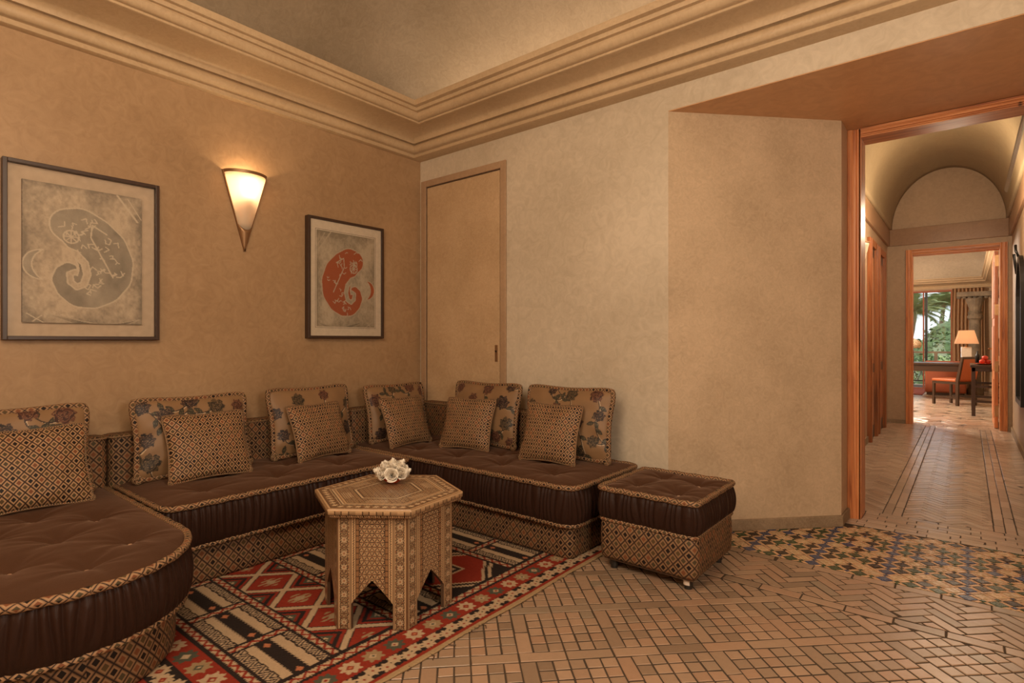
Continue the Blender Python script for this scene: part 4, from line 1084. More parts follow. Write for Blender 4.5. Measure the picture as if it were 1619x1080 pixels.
# ------------------------------------------------------------------ framed pictures
def art_colors(na_, nb_, warm, mirror, seed):
    u = np.linspace(0, 1, na_); v = np.linspace(0, 1, nb_); U, V = np.meshgrid(u, v, indexing='ij')   # V down
    if mirror: U = 1 - U
    Ue, Ve = U, V; U = (U - .47) / 1.16 + .47; V = (V - .50) / 1.16 + .485
    r = np.random.default_rng(seed)
    def fbm(f0, o=5):
        out = np.zeros_like(U)
        for k in range(o):
            n = int(f0 * 2 ** k) + 2; g = r.uniform(-1, 1, (n + 1, n + 1)); a = Ue * (n - 1); b = Ve * (n - 1); i = np.clip(a.astype(int), 0, n - 1); j = np.clip(b.astype(int), 0, n - 1)
            fa, fb = a - i, b - j; fa = fa * fa * (3 - 2 * fa); fb = fb * fb * (3 - 2 * fb)
            out += (g[i, j] * (1 - fa) * (1 - fb) + g[i + 1, j] * fa * (1 - fb) + g[i, j + 1] * (1 - fa) * fb + g[i + 1, j + 1] * fa * fb) * .6 ** k
        return out
    n1 = fbm(4); n2 = fbm(40, 2); asp = 1.38
    edge = np.minimum(np.minimum(Ue, 1 - Ue), np.minimum(Ve, 1 - Ve) * asp)
    if warm: a_, b_ = np.array((.56, .45, .32)), np.array((.30, .24, .165))
    else: a_, b_ = np.array((.58, .46, .33)), np.array((.26, .21, .155))
    w = np.clip(.30 + .35 * n1 + .22 * n2 + .55 * np.exp(-edge / .05), 0, 1)[..., None]
    C_ = a_ * (1 - w) + b_ * w
    sp = (r.uniform(0, 1, U.shape) > .985); C_[sp] *= .75
    path = [(.605, .30, .145), (.54, .31, .175), (.46, .36, .195), (.385, .43, .21), (.345, .51, .21), (.345, .59, .20), (.39, .66, .18), (.455, .705, .155), (.53, .72, .13), (.60, .69, .11), (.645, .645, .09), (.65, .60, .065), (.62, .565, .045), (.585, .565, .03)]
    pp = []
    for k in range(len(path) - 1):
        for t in np.linspace(0, 1, 9)[:-1]: pp.append(tuple(path[k][i] * (1 - t) + path[k + 1][i] * t for i in range(3)))
    sdf = np.full(U.shape, 9.)
    for px_, py_, rr in pp: sdf = np.minimum(sdf, np.hypot(U - px_, (V - py_) * asp) - rr)
    # curl gap between tail and body
    gap = np.full(U.shape, 9.)
    gp = [(.86, .44), (.76, .44), (.66, .45), (.57, .475), (.505, .53), (.485, .60), (.51, .665), (.56, .685), (.605, .655), (.61, .605), (.575, .59)]
    for k in range(len(gp) - 1):
        for t in np.linspace(0, 1, 14): x_, y_ = gp[k][0] * (1 - t) + gp[k + 1][0] * t, gp[k][1] * (1 - t) + gp[k + 1][1] * t; gap = np.minimum(gap, np.hypot(U - x_, (V - y_) * asp) - (.030 - .010 * k / 9))
    body = (sdf < 0) & (gap > 0)
    c1 = np.hypot(U - .80, (V - .56) * asp) - .125; c2 = np.hypot(U - .72, (V - .56) * asp) - .145; cres = (c1 < 0) & (c2 > 0)
    fill = np.array((.40, .105, .04)) if warm else np.array((.36, .30, .225)); line = np.array((.52, .42, .30)) if warm else np.array((.60, .49, .36))
    body |= cres
    if not warm: C_[body] = (fill * (1 + .25 * n1[..., None]))[body]
    else: C_[body] = fill
    out_ = ((np.abs(sdf) < .006) & (gap > 0)) | ((np.abs(gap) < .006) & (sdf < 0)) | ((np.abs(c1) < .005) & (c2 > 0)) | ((np.abs(c2) < .005) & (c1 < 0)); C_[out_] = line
    def seg(x0, y0, x1, y1, w_=.0045, lim=None):
        dx, dy = x1 - x0, (y1 - y0) * asp; L2 = dx * dx + dy * dy + 1e-9; t = np.clip(((U - x0) * dx + (V - y0) * asp * dy) / L2, 0, 1)
        k = np.hypot(U - x0 - t * dx, (V - y0) * asp - t * dy) < w_
        if lim is not None: k &= lim
        C_[k] = line
    for _ in range(46):      # small pictograph strokes inside the body
        k = r.integers(0, int(len(pp) * .62)); px_, py_, rr = pp[k]; a = r.uniform(0, 2 * PI); q_ = r.uniform(.1, .8) * rr; x0 = px_ + q_ * math.cos(a); y0 = py_ + q_ * math.sin(a) / asp
        b = r.uniform(0, 2 * PI); L = r.uniform(.015, .05); x1, y1 = x0 + L * math.cos(b), y0 + L * math.sin(b) / asp; seg(x0, y0, x1, y1, lim=body)
        b += r.uniform(.7, 2.2); seg(x1, y1, x1 + L * .8 * math.cos(b), y1 + L * .8 * math.sin(b) / asp, lim=body)
    wx, wy = .60, .37
    rr = np.hypot(U - wx, (V - wy) * asp); C_[(np.abs(rr - .055) < .006) & body] = line
    for k in range(4): a = k * PI / 4; seg(wx - .05 * math.cos(a), wy - .05 * math.sin(a) / asp, wx + .05 * math.cos(a), wy + .05 * math.sin(a) / asp, .0035, body)
    seg(.30, .60, .46, .36, .006, body); seg(.46, .36, .45, .28, .006, body); seg(.45, .28, .34, .33, .006, body)
    # fish band near the bottom and strokes in a top corner
    yb = .90 + .035 * np.sin((U - .15) * 7); hh = .018 * np.clip(1 - np.abs((U - .42) / .34) ** 2, 0, 1)
    f_ = np.abs(V - yb) < hh; C_[f_] = C_[f_] * .72; C_[(np.abs(np.abs(V - yb) - hh) < .003) & (np.abs(U - .42) < .34)] = line * .8
    seg(.10, .22, .26, .06, .008); seg(.07, .20, .18, .07, .004)
    for x0, y0, x1, y1 in ((.78, .92, .90, .86), (.80, .87, .86, .91)):
        seg(x0, y0, x1, y1, .004)
    C_[(np.hypot(U - .93, (V - .88) * asp) < .008)] = fill
    return np.clip(C_, 0, 1)
def picture(y0, y1, z0, z1, ay0, ay1, az0, az1, warm, label, depth=.045, raised=False):
    o = thing('framed_picture', label, 'picture', (XL + .002, (y0 + y1) / 2, z0)); fw = .018; x0 = XL + .002; x1 = x0 + depth
    for a in ((y0, y0 + fw), (y1 - fw, y1)): MB().box(x0, x1, a[0], a[1], z0, z1).build('frame_bar', M['walnut'], o, world=True, bevel=.002)
    for a in ((z0, z0 + fw), (z1 - fw, z1)): MB().box(x0, x1, y0 + fw, y1 - fw, a[0], a[1]).build('frame_bar', M['walnut'], o, world=True, bevel=.002)
    mat_x = x0 + (.010 if raised else .030)
    MB().box(x0, mat_x, y0 + fw, y1 - fw, z0 + fw, z1 - fw).build('mat_board', M['mat_grey'] if raised else M['mat_board'], o, world=True)
    n1, n2 = 190, 262
    Ca = art_colors(n1, n2, warm, not warm, 9 if warm else 8)
    yy_ = np.linspace(ay0, ay1, n1); zz = np.linspace(az1, az0, n2); Yg, Zg = np.meshgrid(yy_, zz, indexing='ij'); ax = mat_x + (.014 if raised else .001)
    jx = .0012 * np.sin(Zg * 60 + Yg * 13) if raised else 0
    P = np.stack([np.full_like(Yg, ax), Yg, Zg], -1)
    if raised:
        P[0, :, 1] += RNG.uniform(-.001, .001, n2); P[-1, :, 1] += RNG.uniform(-.001, .001, n2)
    P -= np.array(o.location)
    a_ = grid_mesh('etched_plate' if raised else 'print', P, M['plate'] if raised else M['print'], o, col=Ca)
    if raised: MB().box(mat_x, ax - .0006, ay0, ay1, az0, az1).build('plate_edge', M['inner_wood'], a_).location = -Vector(o.location)
    else:
        mb = MB(); g = .009
        for b in ((ay0 - g, ay0 - g + .002, az0 - g, az1 + g), (ay1 + g - .002, ay1 + g, az0 - g, az1 + g), (ay0 - g, ay1 + g, az0 - g, az0 - g + .002), (ay0 - g, ay1 + g, az1 + g - .002, az1 + g)): mb.box(mat_x, mat_x + .0008, *b)
        mb.build('mat_line', M['walnut'], o, world=True)
    MB().box(x1 - .012, x1 - .010, y0 + fw, y1 - fw, z0 + fw, z1 - fw).build('glazing', M['pic_glass'], o, world=True)
picture(.502, 1.140, 1.108, 1.945, .573, 1.060, 1.190, 1.860, False, 'large framed grey etched plate with a spiral figure, left of the sconce', .040, True)
picture(2.020, 2.640, 1.122, 1.945, 2.088, 2.562, 1.203, 1.858, True, 'framed print of an orange spiral figure on grey, right of the sconce')

# ------------------------------------------------------------------ wall sconce
def sconce(loc, rz, label, power, sc=1.0, lit=True):
    o = thing('wall_sconce', label, 'wall lamp', loc, rz)
    Ht, R, dp = .472, .128, .105   # local: wall at x=0, projecting +x; tip at z=0
    def half(z0, z1, n=24, ex=0):
        v = []; m_ = 8
        for i in range(m_ + 1):
            z = z0 + (z1 - z0) * i / m_; r = z / Ht
            for k in range(n + 1):
                a = -PI / 2 + PI * k / n; v.append((.006 + (dp * r + ex) * math.cos(a), (R * r + ex) * math.sin(a), z))
        return MB().add(v, [(i * (n + 1) + k, i * (n + 1) + k + 1, (i + 1) * (n + 1) + k + 1, (i + 1) * (n + 1) + k) for i in range(m_) for k in range(n)])
    g = half(.125, Ht - .003).build('glass_shade', M['frosted'], o, smooth=True)
    sd_ = g.modifiers.new('s', 'SOLIDIFY'); sd_.thickness = .003
    # metal tip, cut lower at the front
    n = 24; v = []
    for i in range(9):
        for k in range(n + 1):
            a = -PI / 2 + PI * k / n; zt = .128 + .045 * (1 - math.cos(a)) ; z = zt * i / 8; r = z / Ht
            v.append((.006 + (dp * r + .003) * math.cos(a), (R * r + .003) * math.sin(a), z))
    c_ = MB().add(v, [(i * (n + 1) + k, i * (n + 1) + k + 1, (i + 1) * (n + 1) + k + 1, (i + 1) * (n + 1) + k) for i in range(8) for k in range(n)]).build('metal_tip', M['bronze'], o, smooth=True)
    c_.modifiers.new('s', 'SOLIDIFY').thickness = .002
    rm = half(Ht - .016, Ht + .001, ex=.003).build('rim', M['bronze'], o, smooth=True); rm.modifiers.new('s', 'SOLIDIFY').thickness = .003
    for s1 in (-1, 1):
        MB().add([(0, s1 * .002, 0), (0, s1 * (R + .006), Ht), (.014, s1 * (R + .006), Ht), (.014, s1 * .002, 0), (0, -s1 * .002 + s1 * .002 - s1 * .006, 0), (0, s1 * (R - .001), Ht), (.014, s1 * (R - .001), Ht), (.014, -s1 * .006, 0)],
                 [(0, 1, 2, 3), (4, 7, 6, 5), (0, 4, 5, 1), (3, 2, 6, 7), (1, 5, 6, 2), (0, 3, 7, 4)]).build('side_strap', M['bronze'], o)
    MB().lathe([(0, .315), (.012, .318), (.020, .335), (.020, .352), (.012, .368), (0, .372)], .045, 0, 14).build('bulb', M['bulb'] if lit else M['white'], o, smooth=True)
    MB().lathe([(0, .24), (.011, .24), (.013, .318), (0, .318)], .045, 0, 12).build('bulb_holder', M['brass'], o, smooth=True)
    c, s1 = math.cos(rz), math.sin(rz)
    if lit: light('sconce_light', 'POINT', (loc[0] + .05 * c, loc[1] + .05 * s1, loc[2] + .405 * sc), power, (1, .72, .42), .022)
    o.scale = (sc, sc, sc)
    return o
sconce((XL + .001, 1.615, 1.652), 0, 'lit half-cone frosted glass wall sconce between the two pictures', 1.5)
sconce((HX0 + .001, 6.5, 1.66), 0, 'half-cone wall sconce on left wall inside the passage', .25, .9, False)

# ------------------------------------------------------------------ passage furnishing
o = thing('arched_mirror', 'black iron arched wall mirror on right wall of passage', 'mirror', (HX1, 7.45, .48))
yc, hw = 7.45, .37
def archpts(hw_, zb, zt):
    p = [(yc - hw_, zb), (yc + hw_, zb)]
    n = 16; zs_ = zt - hw_ * 1.25
    for k in range(n + 1): a = PI * k / n; p.append((yc + hw_ * math.cos(a), zs_ + hw_ * 1.25 * math.sin(a)))
    return p
ol = archpts(hw, .48, 1.95); il = archpts(hw - .055, .535, 1.88)
n = len(ol); v = [(HX1 - .035, a, b) for a, b in ol] + [(HX1 - .035, a, b) for a, b in il] + [(HX1 - .002, a, b) for a, b in ol] + [(HX1 - .008, a, b) for a, b in il]
f = []
for k in range(n):
    k2 = (k + 1) % n; f += [(k, k2, n + k2, n + k), (k, 2 * n + k, 2 * n + k2, k2), (n + k, n + k2, 3 * n + k2, 3 * n + k)]
MB().add(v, f).build('frame', M['black_iron'], o, world=True)
MB().add([(HX1 - .012, a, b) for a, b in il], [tuple(range(n))]).build('mirror_glass', M['mirror'], o, world=True)
MB().tube([(HX1 - .03, yc, 1.94), (HX1 - .05, yc, 2.0), (HX1 - .05, yc + .04, 2.06)], .012).build('finial', M['black_iron'], o, world=True, smooth=True)
MB().tube([(HX1 - .03, yc + .30, 1.80), (HX1 - .04, yc + .34, 1.92), (HX1 - .05, yc + .30, 2.0)], .012).build('finial', M['black_iron'], o, world=True, smooth=True)
o = thing('light_trough', 'glossy half-round silver light trough along the right vault edge', 'wall lamp', (HX1 - .06, 6.8, 2.82))
MB().tube([(HX1 - .055, 5.2, 2.83), (HX1 - .055, 8.45, 2.83)], .045, 16).build('housing', M['steel'], o, world=True, auto=40)
for yy_ in (5.6, 6.8, 8.0): MB().box(HX1 - .06, HX1 - .02, yy_ - .015, yy_ + .015, 2.76, 2.80).build('bracket', M['steel'], o, world=True)

# ------------------------------------------------------------------ far sitting room
FX1 = .50; FY = 16.2
struct('wall_far_right', MB().box(FX1, FX1 + .12, HY1 + .16, FY, -.006, 3.7), M['hall'])
mb = MB().box(-.27, FX1, FY, FY + .15, -.006, 3.7).box(-2.4, -.27, FY, FY + .15, 2.28, 3.7).box(-4, -2.4, FY, FY + .15, -.006, 3.7)
struct('wall_far_end', mb, M['hall']); struct('wall_far_left', MB().box(-4.1, -4.0, HY1 + .16, FY, -.006, 3.7), M['hall'])
gx = np.linspace(-4, FX1, 40); gy = np.linspace(HY1 + .16, FY, 50); X, Y = np.meshgrid(gx, gy, indexing='ij')
d = np.clip(softmin([X + 4, FX1 - X, FY - Y, Y - HY1 - .16]), 0, 1.4) / 1.4
o = grid_mesh('ceiling_far', np.stack([X, Y, 2.52 + .8 * np.sqrt(np.clip(1 - (1 - d) ** 2, 0, 1))], -1)[::-1], M['wall_lit']); o['kind'] = 'structure'
pf = [(0, 2.30), (.05, 2.305), (.055, 2.33), (.07, 2.35), (.06, 2.37), (.09, 2.39), (.17, 2.42), (.20, 2.425), (.205, 2.445), (.24, 2.47), (.245, 2.50), (.27, 2.51), (.27, 2.53), (0, 2.53)]
v = []; f = []
for p, h in pf: v += [(-4 + p, FY - p, h), (FX1 - p, FY - p, h), (FX1 - p, HY1 + .16 + p, h), (-4 + p, HY1 + .16 + p, h)]
for i in range(len(pf) - 1):
    for k in range(4): f.append((i * 4 + k, i * 4 + (k + 1) % 4, i * 4 + 4 + (k + 1) % 4, i * 4 + 4 + k))
struct('trim_5', MB().add(v, f), M['crown'], auto=30)
# window
w_ = struct('window_1', MB().box(-2.4, -.27, FY + .02, FY + .08, 2.24, 2.28).box(-2.4, -.27, FY + .02, FY + .08, -.006, .02), M['terracotta'])
for x in (-2.40, -1.60, -.815, -.30): MB().box(x, x + .028, FY + .03, FY + .07, .02, 2.24).build('mullion', M['terracotta'], w_)
MB().box(-.775, -.725, FY + .02, FY + .05, .02, 2.24).build('mullion', M['black_iron'], w_)
for x0, x1 in ((-2.37, -1.60), (-1.57, -.815), (-.725, -.30)): MB().box(x0, x1, FY + .045, FY + .050, .02, 2.24).build('pane', M['glass'], w_)
# curtain
yy_ = np.linspace(0, 1, 90); zz = np.linspace(.03, 2.29, 12); U, V = np.meshgrid(yy_, zz, indexing='ij')
P = np.stack([-.27 + .56 * U + .006 * np.sin(V * 3), FY - .14 + .045 * np.sin(U * 2 * PI * 8.5 + .4 * np.sin(V * 2)) * (.75 + .25 * V / 2.3), V], -1)
o = grid_mesh('curtain', P, M['curtain']); tag(o, 'pleated tan curtain beside the far window', 'curtain'); o.modifiers.new('s', 'SOLIDIFY').thickness = .004
# stone column with carved beam
o = thing('stone_column', 'old carved stone column with capital before the curtain', 'column', (.12, 15.0, 0))
MB().lathe([(0, .0), (.14, 0), (.14, .10), (.11, .14), (.10, .20), (.095, 1.52), (.10, 1.55)], .12, 15.0, 16).build('shaft', M['old_stone'], o, world=True, auto=40)
MB().lathe([(.10, 1.55), (.125, 1.58), (.13, 1.62), (.11, 1.66), (.12, 1.70), (.10, 1.74), (.105, 1.80), (.13, 1.88), (.15, 1.95), (.16, 1.99), (0, 1.99)], .12, 15.0, 16).build('capital', M['old_stone'], o, world=True)
mb = MB().box(-.18, .44, 14.90, 15.10, 2.03, 2.13)
for k in range(7): mb.lathe([(0, 1.985), (.03, 1.99), (.045, 2.01), (.04, 2.035), (0, 2.04)], -.14 + k * .088, 15.0, 8)
b_ = mb.build('carved_beam', M['old_stone'], o, world=True, bevel=.006)
# low terracotta cabinet / sofa back behind the desk
o = thing('orange_sofa', 'low orange upholstered sofa seen from behind the desk', 'sofa', (-.2, 14.6, 0))
MB().box(-.69, -.02, 14.4, 14.60, .05, .70).build('backrest', M['terracotta'], o, world=True, bevel=.03)
MB().box(-.68, -.03, 14.62, 15.2, .05, .42).build('seat', M['terracotta'], o, world=True, bevel=.03)
MB().box(-.66, -.05, 14.43, 15.15, 0, .05).build('plinth', M['dark_wood'], o, world=True)
# desk
o = thing('writing_desk', 'long black writing desk in the far room', 'desk', (-.6, 13.3, 0))
MB().box(-1.75, .16, 13.0, 13.65, .665, .70).build('desk_top', M['dark_wood'], o, world=True, bevel=.004)
MB().box(-1.72, .13, 13.03, 13.62, .545, .665).build('apron', M['dark_wood'], o, world=True)
for x, y in ((-1.70, 13.05), (.06, 13.05), (-1.70, 13.54), (.06, 13.54)): MB().box(x, x + .055, y, y + .055, 0, .545).build('leg', M['dark_wood'], o, world=True)
# lamp
o = thing('table_lamp', 'table lamp with square tapered shade on the desk', 'lamp', (-.02, 13.36, .70), .1)
def taper(mb, b, t_, z0, z1):
    v = [(sx * b, sy * b, z0) for sx, sy in ((-1, -1), (1, -1), (1, 1), (-1, 1))] + [(sx * t_, sy * t_, z1) for sx, sy in ((-1, -1), (1, -1), (1, 1), (-1, 1))]
    return mb.add(v, [(k, (k + 1) % 4, 4 + (k + 1) % 4, 4 + k) for k in range(4)])
g = taper(MB(), .165, .105, .36, .605).build('lamp_shade', M['shade'], o); g.modifiers.new('s', 'SOLIDIFY').thickness = .003
MB().box(-.075, .075, -.06, .06, .0, .30).build('lamp_body', M['lamp_base'], o, bevel=.006)
MB().tube([(0, 0, .30), (0, 0, .50)], .008).build('stem', M['brass'], o)
MB().lathe([(0, .44), (.03, .46), (.03, .50), (0, .53)], 0, 0, 12).build('bulb', emis('lamp_bulb', (1, .8, .5), 8), o, smooth=True)
light('table_lamp_light', 'POINT', (-.02, 13.36, 1.19), 3.0, WARM, .03)
# flower ball
vs = MB().lathe([(0, .0), (.055, 0), (.055, .24), (.05, .24), (.05, .01), (0, .01)], 0, 0, 20).build('glass_vase', glass('vase_glass', 1.5), smooth=True); vs.location = (-.86, 13.3, .701); tag(vs, 'clear cylindrical glass vase on the black desk', 'vase')
hy = thing('flower_bouquet', 'round ball of cream hydrangea blossoms in the glass vase', 'flowers', (-.86, 13.3, .711))
rr_ = random.Random(4); mb = MB()
for k in range(420):
    z = 1 - 2 * (k + .5) / 420
    if z < -.55: continue
    a = k * 2.39996; s1 = math.sqrt(1 - z * z); c = Vector((s1 * math.cos(a) * .17, s1 * math.sin(a) * .17, .33 + z * .115)); q_ = Vector((s1 * math.cos(a), s1 * math.sin(a), z)).to_track_quat('Z', 'Y').to_matrix() @ Matrix.Rotation(rr_.uniform(0, 6), 3, 'Z')
    w = .018; pts = [Vector((0, 0, .006))] + [Vector((w * math.cos(j * PI / 4) * (1 if j % 2 == 0 else .55), w * math.sin(j * PI / 4) * (1 if j % 2 == 0 else .55), rr_.uniform(-.002, .004))) for j in range(8)]
    mb.add([c + q_ @ p for p in pts], [(0, j, j % 8 + 1) for j in range(1, 9)])
mb.lathe([(0, .25), (.10, .27), (.14, .32), (.12, .38), (0, .42)], 0, 0, 16)
mb.build('blossom', M['hydrangea'], hy, kind='stuff')
mb = MB()
for k in range(6): a = k * 1.05; mb.tube([(.02 * math.cos(a), .02 * math.sin(a), .0), (-.03 * math.cos(a), -.03 * math.sin(a), .14), (.03 * math.cos(a), .03 * math.sin(a), .28)], .004, 5)
mb.build('stems', M['leaf_green'], hy)
# chair
rch = math.atan2(.58, -.81) + PI / 2    # local -Y is the facing direction
o = thing('dining_chair', 'orange leather chair with dark wooden frame before the desk', 'chair', (-.19, 12.45, 0), math.atan2(.58, -.81) + PI / 2)
# local: facing -Y ; seat 0.42 x 0.42
for sx in (-1, 1):
    MB().box(sx * .20 - .018, sx * .20 + .018, -.21, -.174, 0, .40).build('leg', M['dark_wood'], o, bevel=.003)
    y0 = .19; MB().add([(sx * .20 - .018, y0, 0), (sx * .20 + .018, y0, 0), (sx * .20 + .018, y0 + .04, 0), (sx * .20 - .018, y0 + .04, 0), (sx * .20 - .018, y0, .42), (sx * .20 + .018, y0, .42), (sx * .20 + .018, y0 + .045, .42), (sx * .20 - .018, y0 + .045, .42), (sx * .20 - .018, y0 + .09, .835), (sx * .20 + .018, y0 + .09, .835), (sx * .20 + .018, y0 + .12, .835), (sx * .20 - .018, y0 + .12, .835)],
        [(3, 2, 1, 0), (0, 1, 5, 4), (1, 2, 6, 5), (2, 3, 7, 6), (3, 0, 4, 7), (4, 5, 9, 8), (5, 6, 10, 9), (6, 7, 11, 10), (7, 4, 8, 11), (8, 9, 10, 11)]).build('leg', M['dark_wood'], o)
    MB().box(sx * .20 - .010, sx * .20 + .010, -.18, .20, .12, .15).build('stretcher', M['dark_wood'], o)
MB().box(-.22, .22, -.21, .20, .365, .405).build('seat_frame', M['dark_wood'], o)
MB().box(-.215, .215, -.225, .19, .405, .455).build('seat', M['orange_leather'], o, bevel=.015)
MB().add([(-.182, .205, .45), (.182, .205, .45), (.182, .245, .45), (-.182, .245, .45), (-.182, .275, .80), (.182, .275, .80), (.182, .31, .80), (-.182, .31, .80)], [(3, 2, 1, 0), (4, 5, 6, 7), (0, 1, 5, 4), (1, 2, 6, 5), (2, 3, 7, 6), (3, 0, 4, 7)]).build('backrest', M['orange_leather'], o)
MB().box(-.22, .22, .275, .315, .80, .84).build('top_rail', M['dark_wood'], o, bevel=.004)
# side table with stretchers
o = thing('side_table', 'dark wooden side table with stretchers behind the open door', 'table', (.25, 11.17, 0))
MB().box(.03, .47, 10.66, 11.68, .715, .752).build('table_top', M['dark_wood'], o, world=True, bevel=.003)
for x, y in ((.045, 10.68), (.41, 10.68), (.045, 11.62), (.41, 11.62)): MB().box(x, x + .045, y, y + .045, 0, .715).build('leg', M['dark_wood'], o, world=True, bevel=.002)
for z in (.20, .42): 
    MB().box(.09, .41, 10.69, 10.715, z, z + .035).build('stretcher', M['dark_wood'], o, world=True)
    MB().box(.09, .41, 11.63, 11.655, z, z + .035).build('stretcher', M['dark_wood'], o, world=True)
    MB().box(.055, .08, 10.725, 11.62, z, z + .035).build('stretcher', M['dark_wood'], o, world=True)
MB().box(.05, .45, 10.68, 11.66, .66, .715).build('apron', M['dark_wood'], o, world=True)
pl = MB().lathe([(0, .004), (.07, .004), (.12, .018), (.125, .022), (.07, .01), (0, .010)], 0, 0, 28).build('plate', M['red_bowl'], smooth=True); pl.location = (.20, 10.95, .752); tag(pl, 'red plate of apples on the side table', 'plate')
def apple(loc, lab):
    a = MB().lathe([(0, .012), (.012, .004), (.028, .012), (.038, .036), (.034, .058), (.018, .068), (.004, .062), (0, .058)], 0, 0, 18).build('apple', M['apple'], smooth=True); a.location = loc; tag(a, lab, 'fruit', 'apples on the red plate')
    MB().tube([(0, 0, .058), (.004, 0, .078)], .0016, 5).build('stem', M['inner_wood'], a); return a
apple((.17, 10.93, .762), 'red apple lying at the front of the plate'); apple((.235, 10.97, .760), 'red apple lying at the back of plate'); apple((.20, 10.955, .818), 'red apple resting on top of two others')
cb = MB().box(-.05, .05, -.035, .035, 0, .13).build('paper_box', M['white'], bevel=.004); cb.location = (.33, 10.92, .752); tag(cb, 'upright cream box beside the apples', 'box')
tb = MB().lathe([(0, 0), (.03, 0), (.032, .12), (.028, .14), (.012, .16), (.012, .20), (0, .2)], 0, 0, 14).build('bottle', M['black_iron'], smooth=True); tb.location = (.12, 11.4, .752); tag(tb, 'dark bottle at the rear of the side table', 'bottle')
tr_ = MB().box(-.14, .16, -.10, .10, 0, .02).build('tray', M['dark_wood'], bevel=.004); tr_.location = (.25, 11.45, .752); tag(tr_, 'flat dark tray at the rear of the side table', 'tray')
# picture on the far right wall, red carpet
o = thing('framed_picture', 'tall grey framed panel on right wall of the far room', 'picture', (FX1, 14.3, 1.1))
MB().box(FX1 - .03, FX1 - .002, 14.0, 14.62, 1.10, 2.0).build('frame', M['dark_wood'], o, world=True, bevel=.004)
MB().box(FX1 - .034, FX1 - .03, 14.06, 14.56, 1.16, 1.94).build('print', M['mat_grey'], o, world=True)
o = MB().box(-2.4, -.72, 14.2, 16.0, .0, .012).build('carpet', M['rug_red']); tag(o, 'plain red carpet in front of the far window', 'rug')

# ------------------------------------------------------------------ balcony and garden
struct('ground', MB().box(-60, 60, 18.0, 140, -3.2, -3.0), M['grass'])
struct('balcony_floor', MB().box(-4.2, .6, FY + .15, 18.0, -.12, -.01), M['balcony'])
o = thing('balcony_railing', 'wooden balcony railing with dark lattice outside the far window', 'railing', (-1.8, 17.8, 0))
MB().box(-4.2, .6, 17.76, 17.84, .80, .85).build('handrail', M['railing_wood'], o, world=True); MB().box(-4.2, .6, 17.78, 17.82, .55, .58).build('rail', M['railing_wood'], o, world=True); MB().box(-4.2, .6, 17.78, 17.82, .08, .11).build('rail', M['black_iron'], o, world=True)
for k in range(5): MB().box(-4.2 + k * 1.18, -4.13 + k * 1.18, 17.76, 17.84, -.01, .80).build('post', M['railing_wood'], o, world=True)
bm_ = None
for k in range(34):
    x0 = -4.1 + k * .135; mb = MB()
    mb.tube([(0, 0, 0), (.135, 0, .44)], .008, 5).tube([(.135, 0, 0), (0, 0, .44)], .008, 5)
    if bm_ is None: b = mb.build('lattice_bar', M['black_iron'], o); bm_ = b
    else: b = bm_.copy(); link(b, o)
    b.location = (x0 + 1.8, 0, .11)
def frond_mesh(L, seed):
    r = random.Random(seed); mb = MB(); pts = []
    for k in range(13): t = k / 12; pts.append(Vector((L * (t - .12 * t * t), 0, L * (.28 * t - .62 * t * t))))
    mb.tube(pts, .018, 4, rads=[.025 * (1 - .8 * k / 12) for k in range(13)])
    for k in range(3, 50):
        t = k / 50; p = Vector((L * (t - .12 * t * t), 0, L * (.28 * t - .62 * t * t)))
        for s1 in (-1, 1):
            ll = L * .26 * math.sin(PI * min(1, t * .9 + .12)) + .05; d_ = Vector((.55, s1 * .9, -.28 + r.uniform(-.15, .15))).normalized(); w = Vector((.035, 0, .0))
            mb.add([p - w, p + w, p + d_ * ll + Vector((0, 0, -.08 * ll))], [(0, 1, 2)])
    return mb
fronds = [frond_mesh(1.9, s).build('frond', M['palm_green']) for s in (1, 2)]
def palm(x, y, h, label, nf=34, sc=1.0):
    t_ = thing('palm_tree', label, 'tree', (x, y, -3.0), group='palms in the garden')
    mb = MB(); n = 16; mb.tube([(.12 * math.sin(k * .5), 0, (h + 3) * k / n) for k in range(n + 1)], .16, 9, rads=[.17 - .05 * k / n + .012 * (k % 2) for k in range(n + 1)]); mb.build('trunk', M['trunk'], t_, smooth=False)
    r = random.Random(int(x * 100))
    for k in range(nf):
        f_ = fronds[k % 2]; c_ = bpy.data.objects.new('frond', f_.data); link(c_, t_); a = k * 2.4
        c_.location = (.12 * math.sin(8), 0, h + 3); c_.rotation_euler = (r.uniform(-.3, .3), -.95 + 1.25 * k / nf + r.uniform(-.1, .1), a); c_.scale = [sc * r.uniform(.85, 1.1)] * 3
def at(px, Y_): 
    k = (px - 809.5) / 883; z = Y_ / (.632 * k + .775); return z * (.775 * k - .632)
palm(at(1488, 55), 55, 4.1, 'tall palm tree in the middle of the far window', 36, 1.0)
palm(at(1503, 62), 62, 4.7, 'palm tree right of the tallest palm behind the window', 36, 1.0)
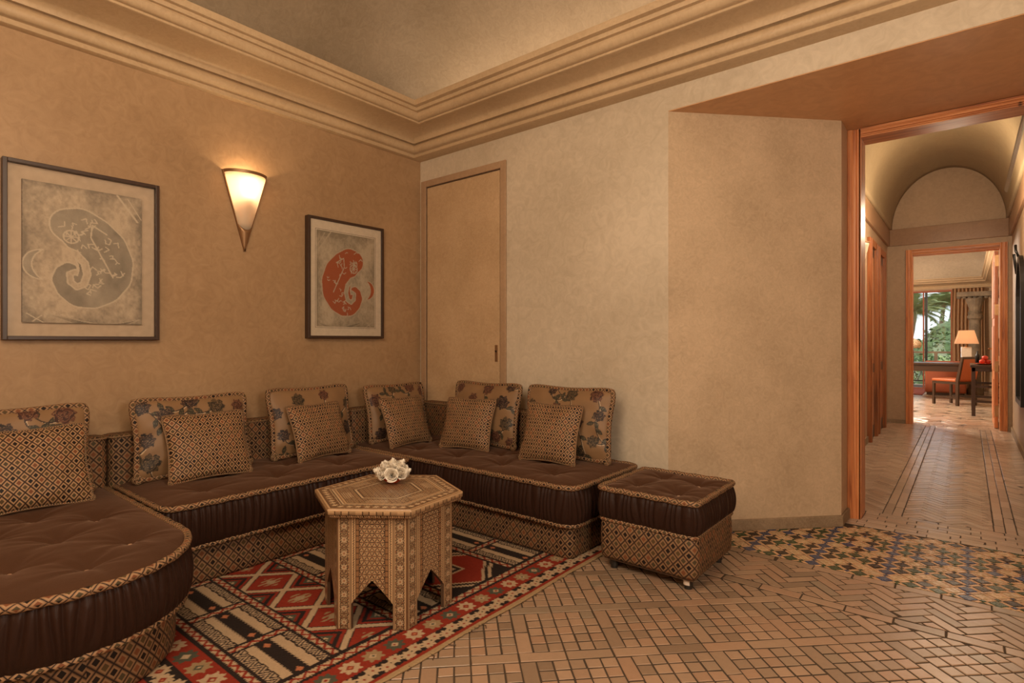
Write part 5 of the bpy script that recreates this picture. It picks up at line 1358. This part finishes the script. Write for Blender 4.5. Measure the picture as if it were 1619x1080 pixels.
palm(at(1441, 42), 42, 2.9, 'palm with drooping fronds at the left window pane', 30, 1.0)
for f_ in fronds: bpy.data.objects.remove(f_)
def shrub(x, y, z, R, hz, seed, label, mat='leaf_green', n=520):
    r = random.Random(seed); mb = MB()
    for k in range(n):
        a = r.uniform(0, 2 * PI); zz_ = r.uniform(-.2, 1); s1 = math.sqrt(max(0, 1 - zz_ * zz_)); q_ = r.uniform(.72, 1.05); c = Vector((s1 * math.cos(a) * R * q_, s1 * math.sin(a) * R * q_, zz_ * hz * q_))
        d_ = Vector((r.uniform(-1, 1), r.uniform(-1, 1), r.uniform(-.3, 1))).normalized(); s2 = d_.cross(Vector((r.uniform(-1, 1), r.uniform(-1, 1), 1))).normalized(); L = r.uniform(.16, .34) * max(.8, R * .6)
        mb.add([c, c + d_ * L * .5 + s2 * L * .22, c + d_ * L, c + d_ * L * .5 - s2 * L * .22], [(0, 1, 2, 3)])
    t_ = thing('garden_shrub', label, 'shrub', (x, y, z))
    mb.build('foliage', M[mat], t_, kind='stuff'); MB().lathe([(0, -.2 * hz), (R * .85, -.2 * hz), (R * .8, .35 * hz), (R * .5, .75 * hz), (0, .9 * hz)], 0, 0, 12).build('branches', M['leaf_green'], t_)
    MB().tube([(0, 0, -3.0 - z), (0, 0, .2)], .08, 6).build('trunk', M['trunk'], t_)
shrub(at(1476, 27), 27, .1, 1.1, 1.3, 1, 'dark rounded shrub below the palms', 'leaf_green')
shrub(at(1503, 30), 30, .3, 1.2, 1.9, 2, 'tall green shrub at the right side of the window', 'leaf_green')
shrub(at(1488, 21), 21, -.45, .80, 1.15, 3, 'bright green feathery shrub close behind the railing', 'palm_green')
shrub(at(1446, 24), 24, -.7, .9, 1.0, 4, 'low shrub behind the left window pane', 'palm_green')
shrub(at(1462, 33), 33, -.5, 1.3, 1.4, 5, 'broad hedge-like shrub behind the flower vase', 'leaf_green')
shrub(at(1506, 19.6), 19.6, -.5, .40, 1.15, 6, 'small feathery shrub at right end of the railing', 'palm_green')
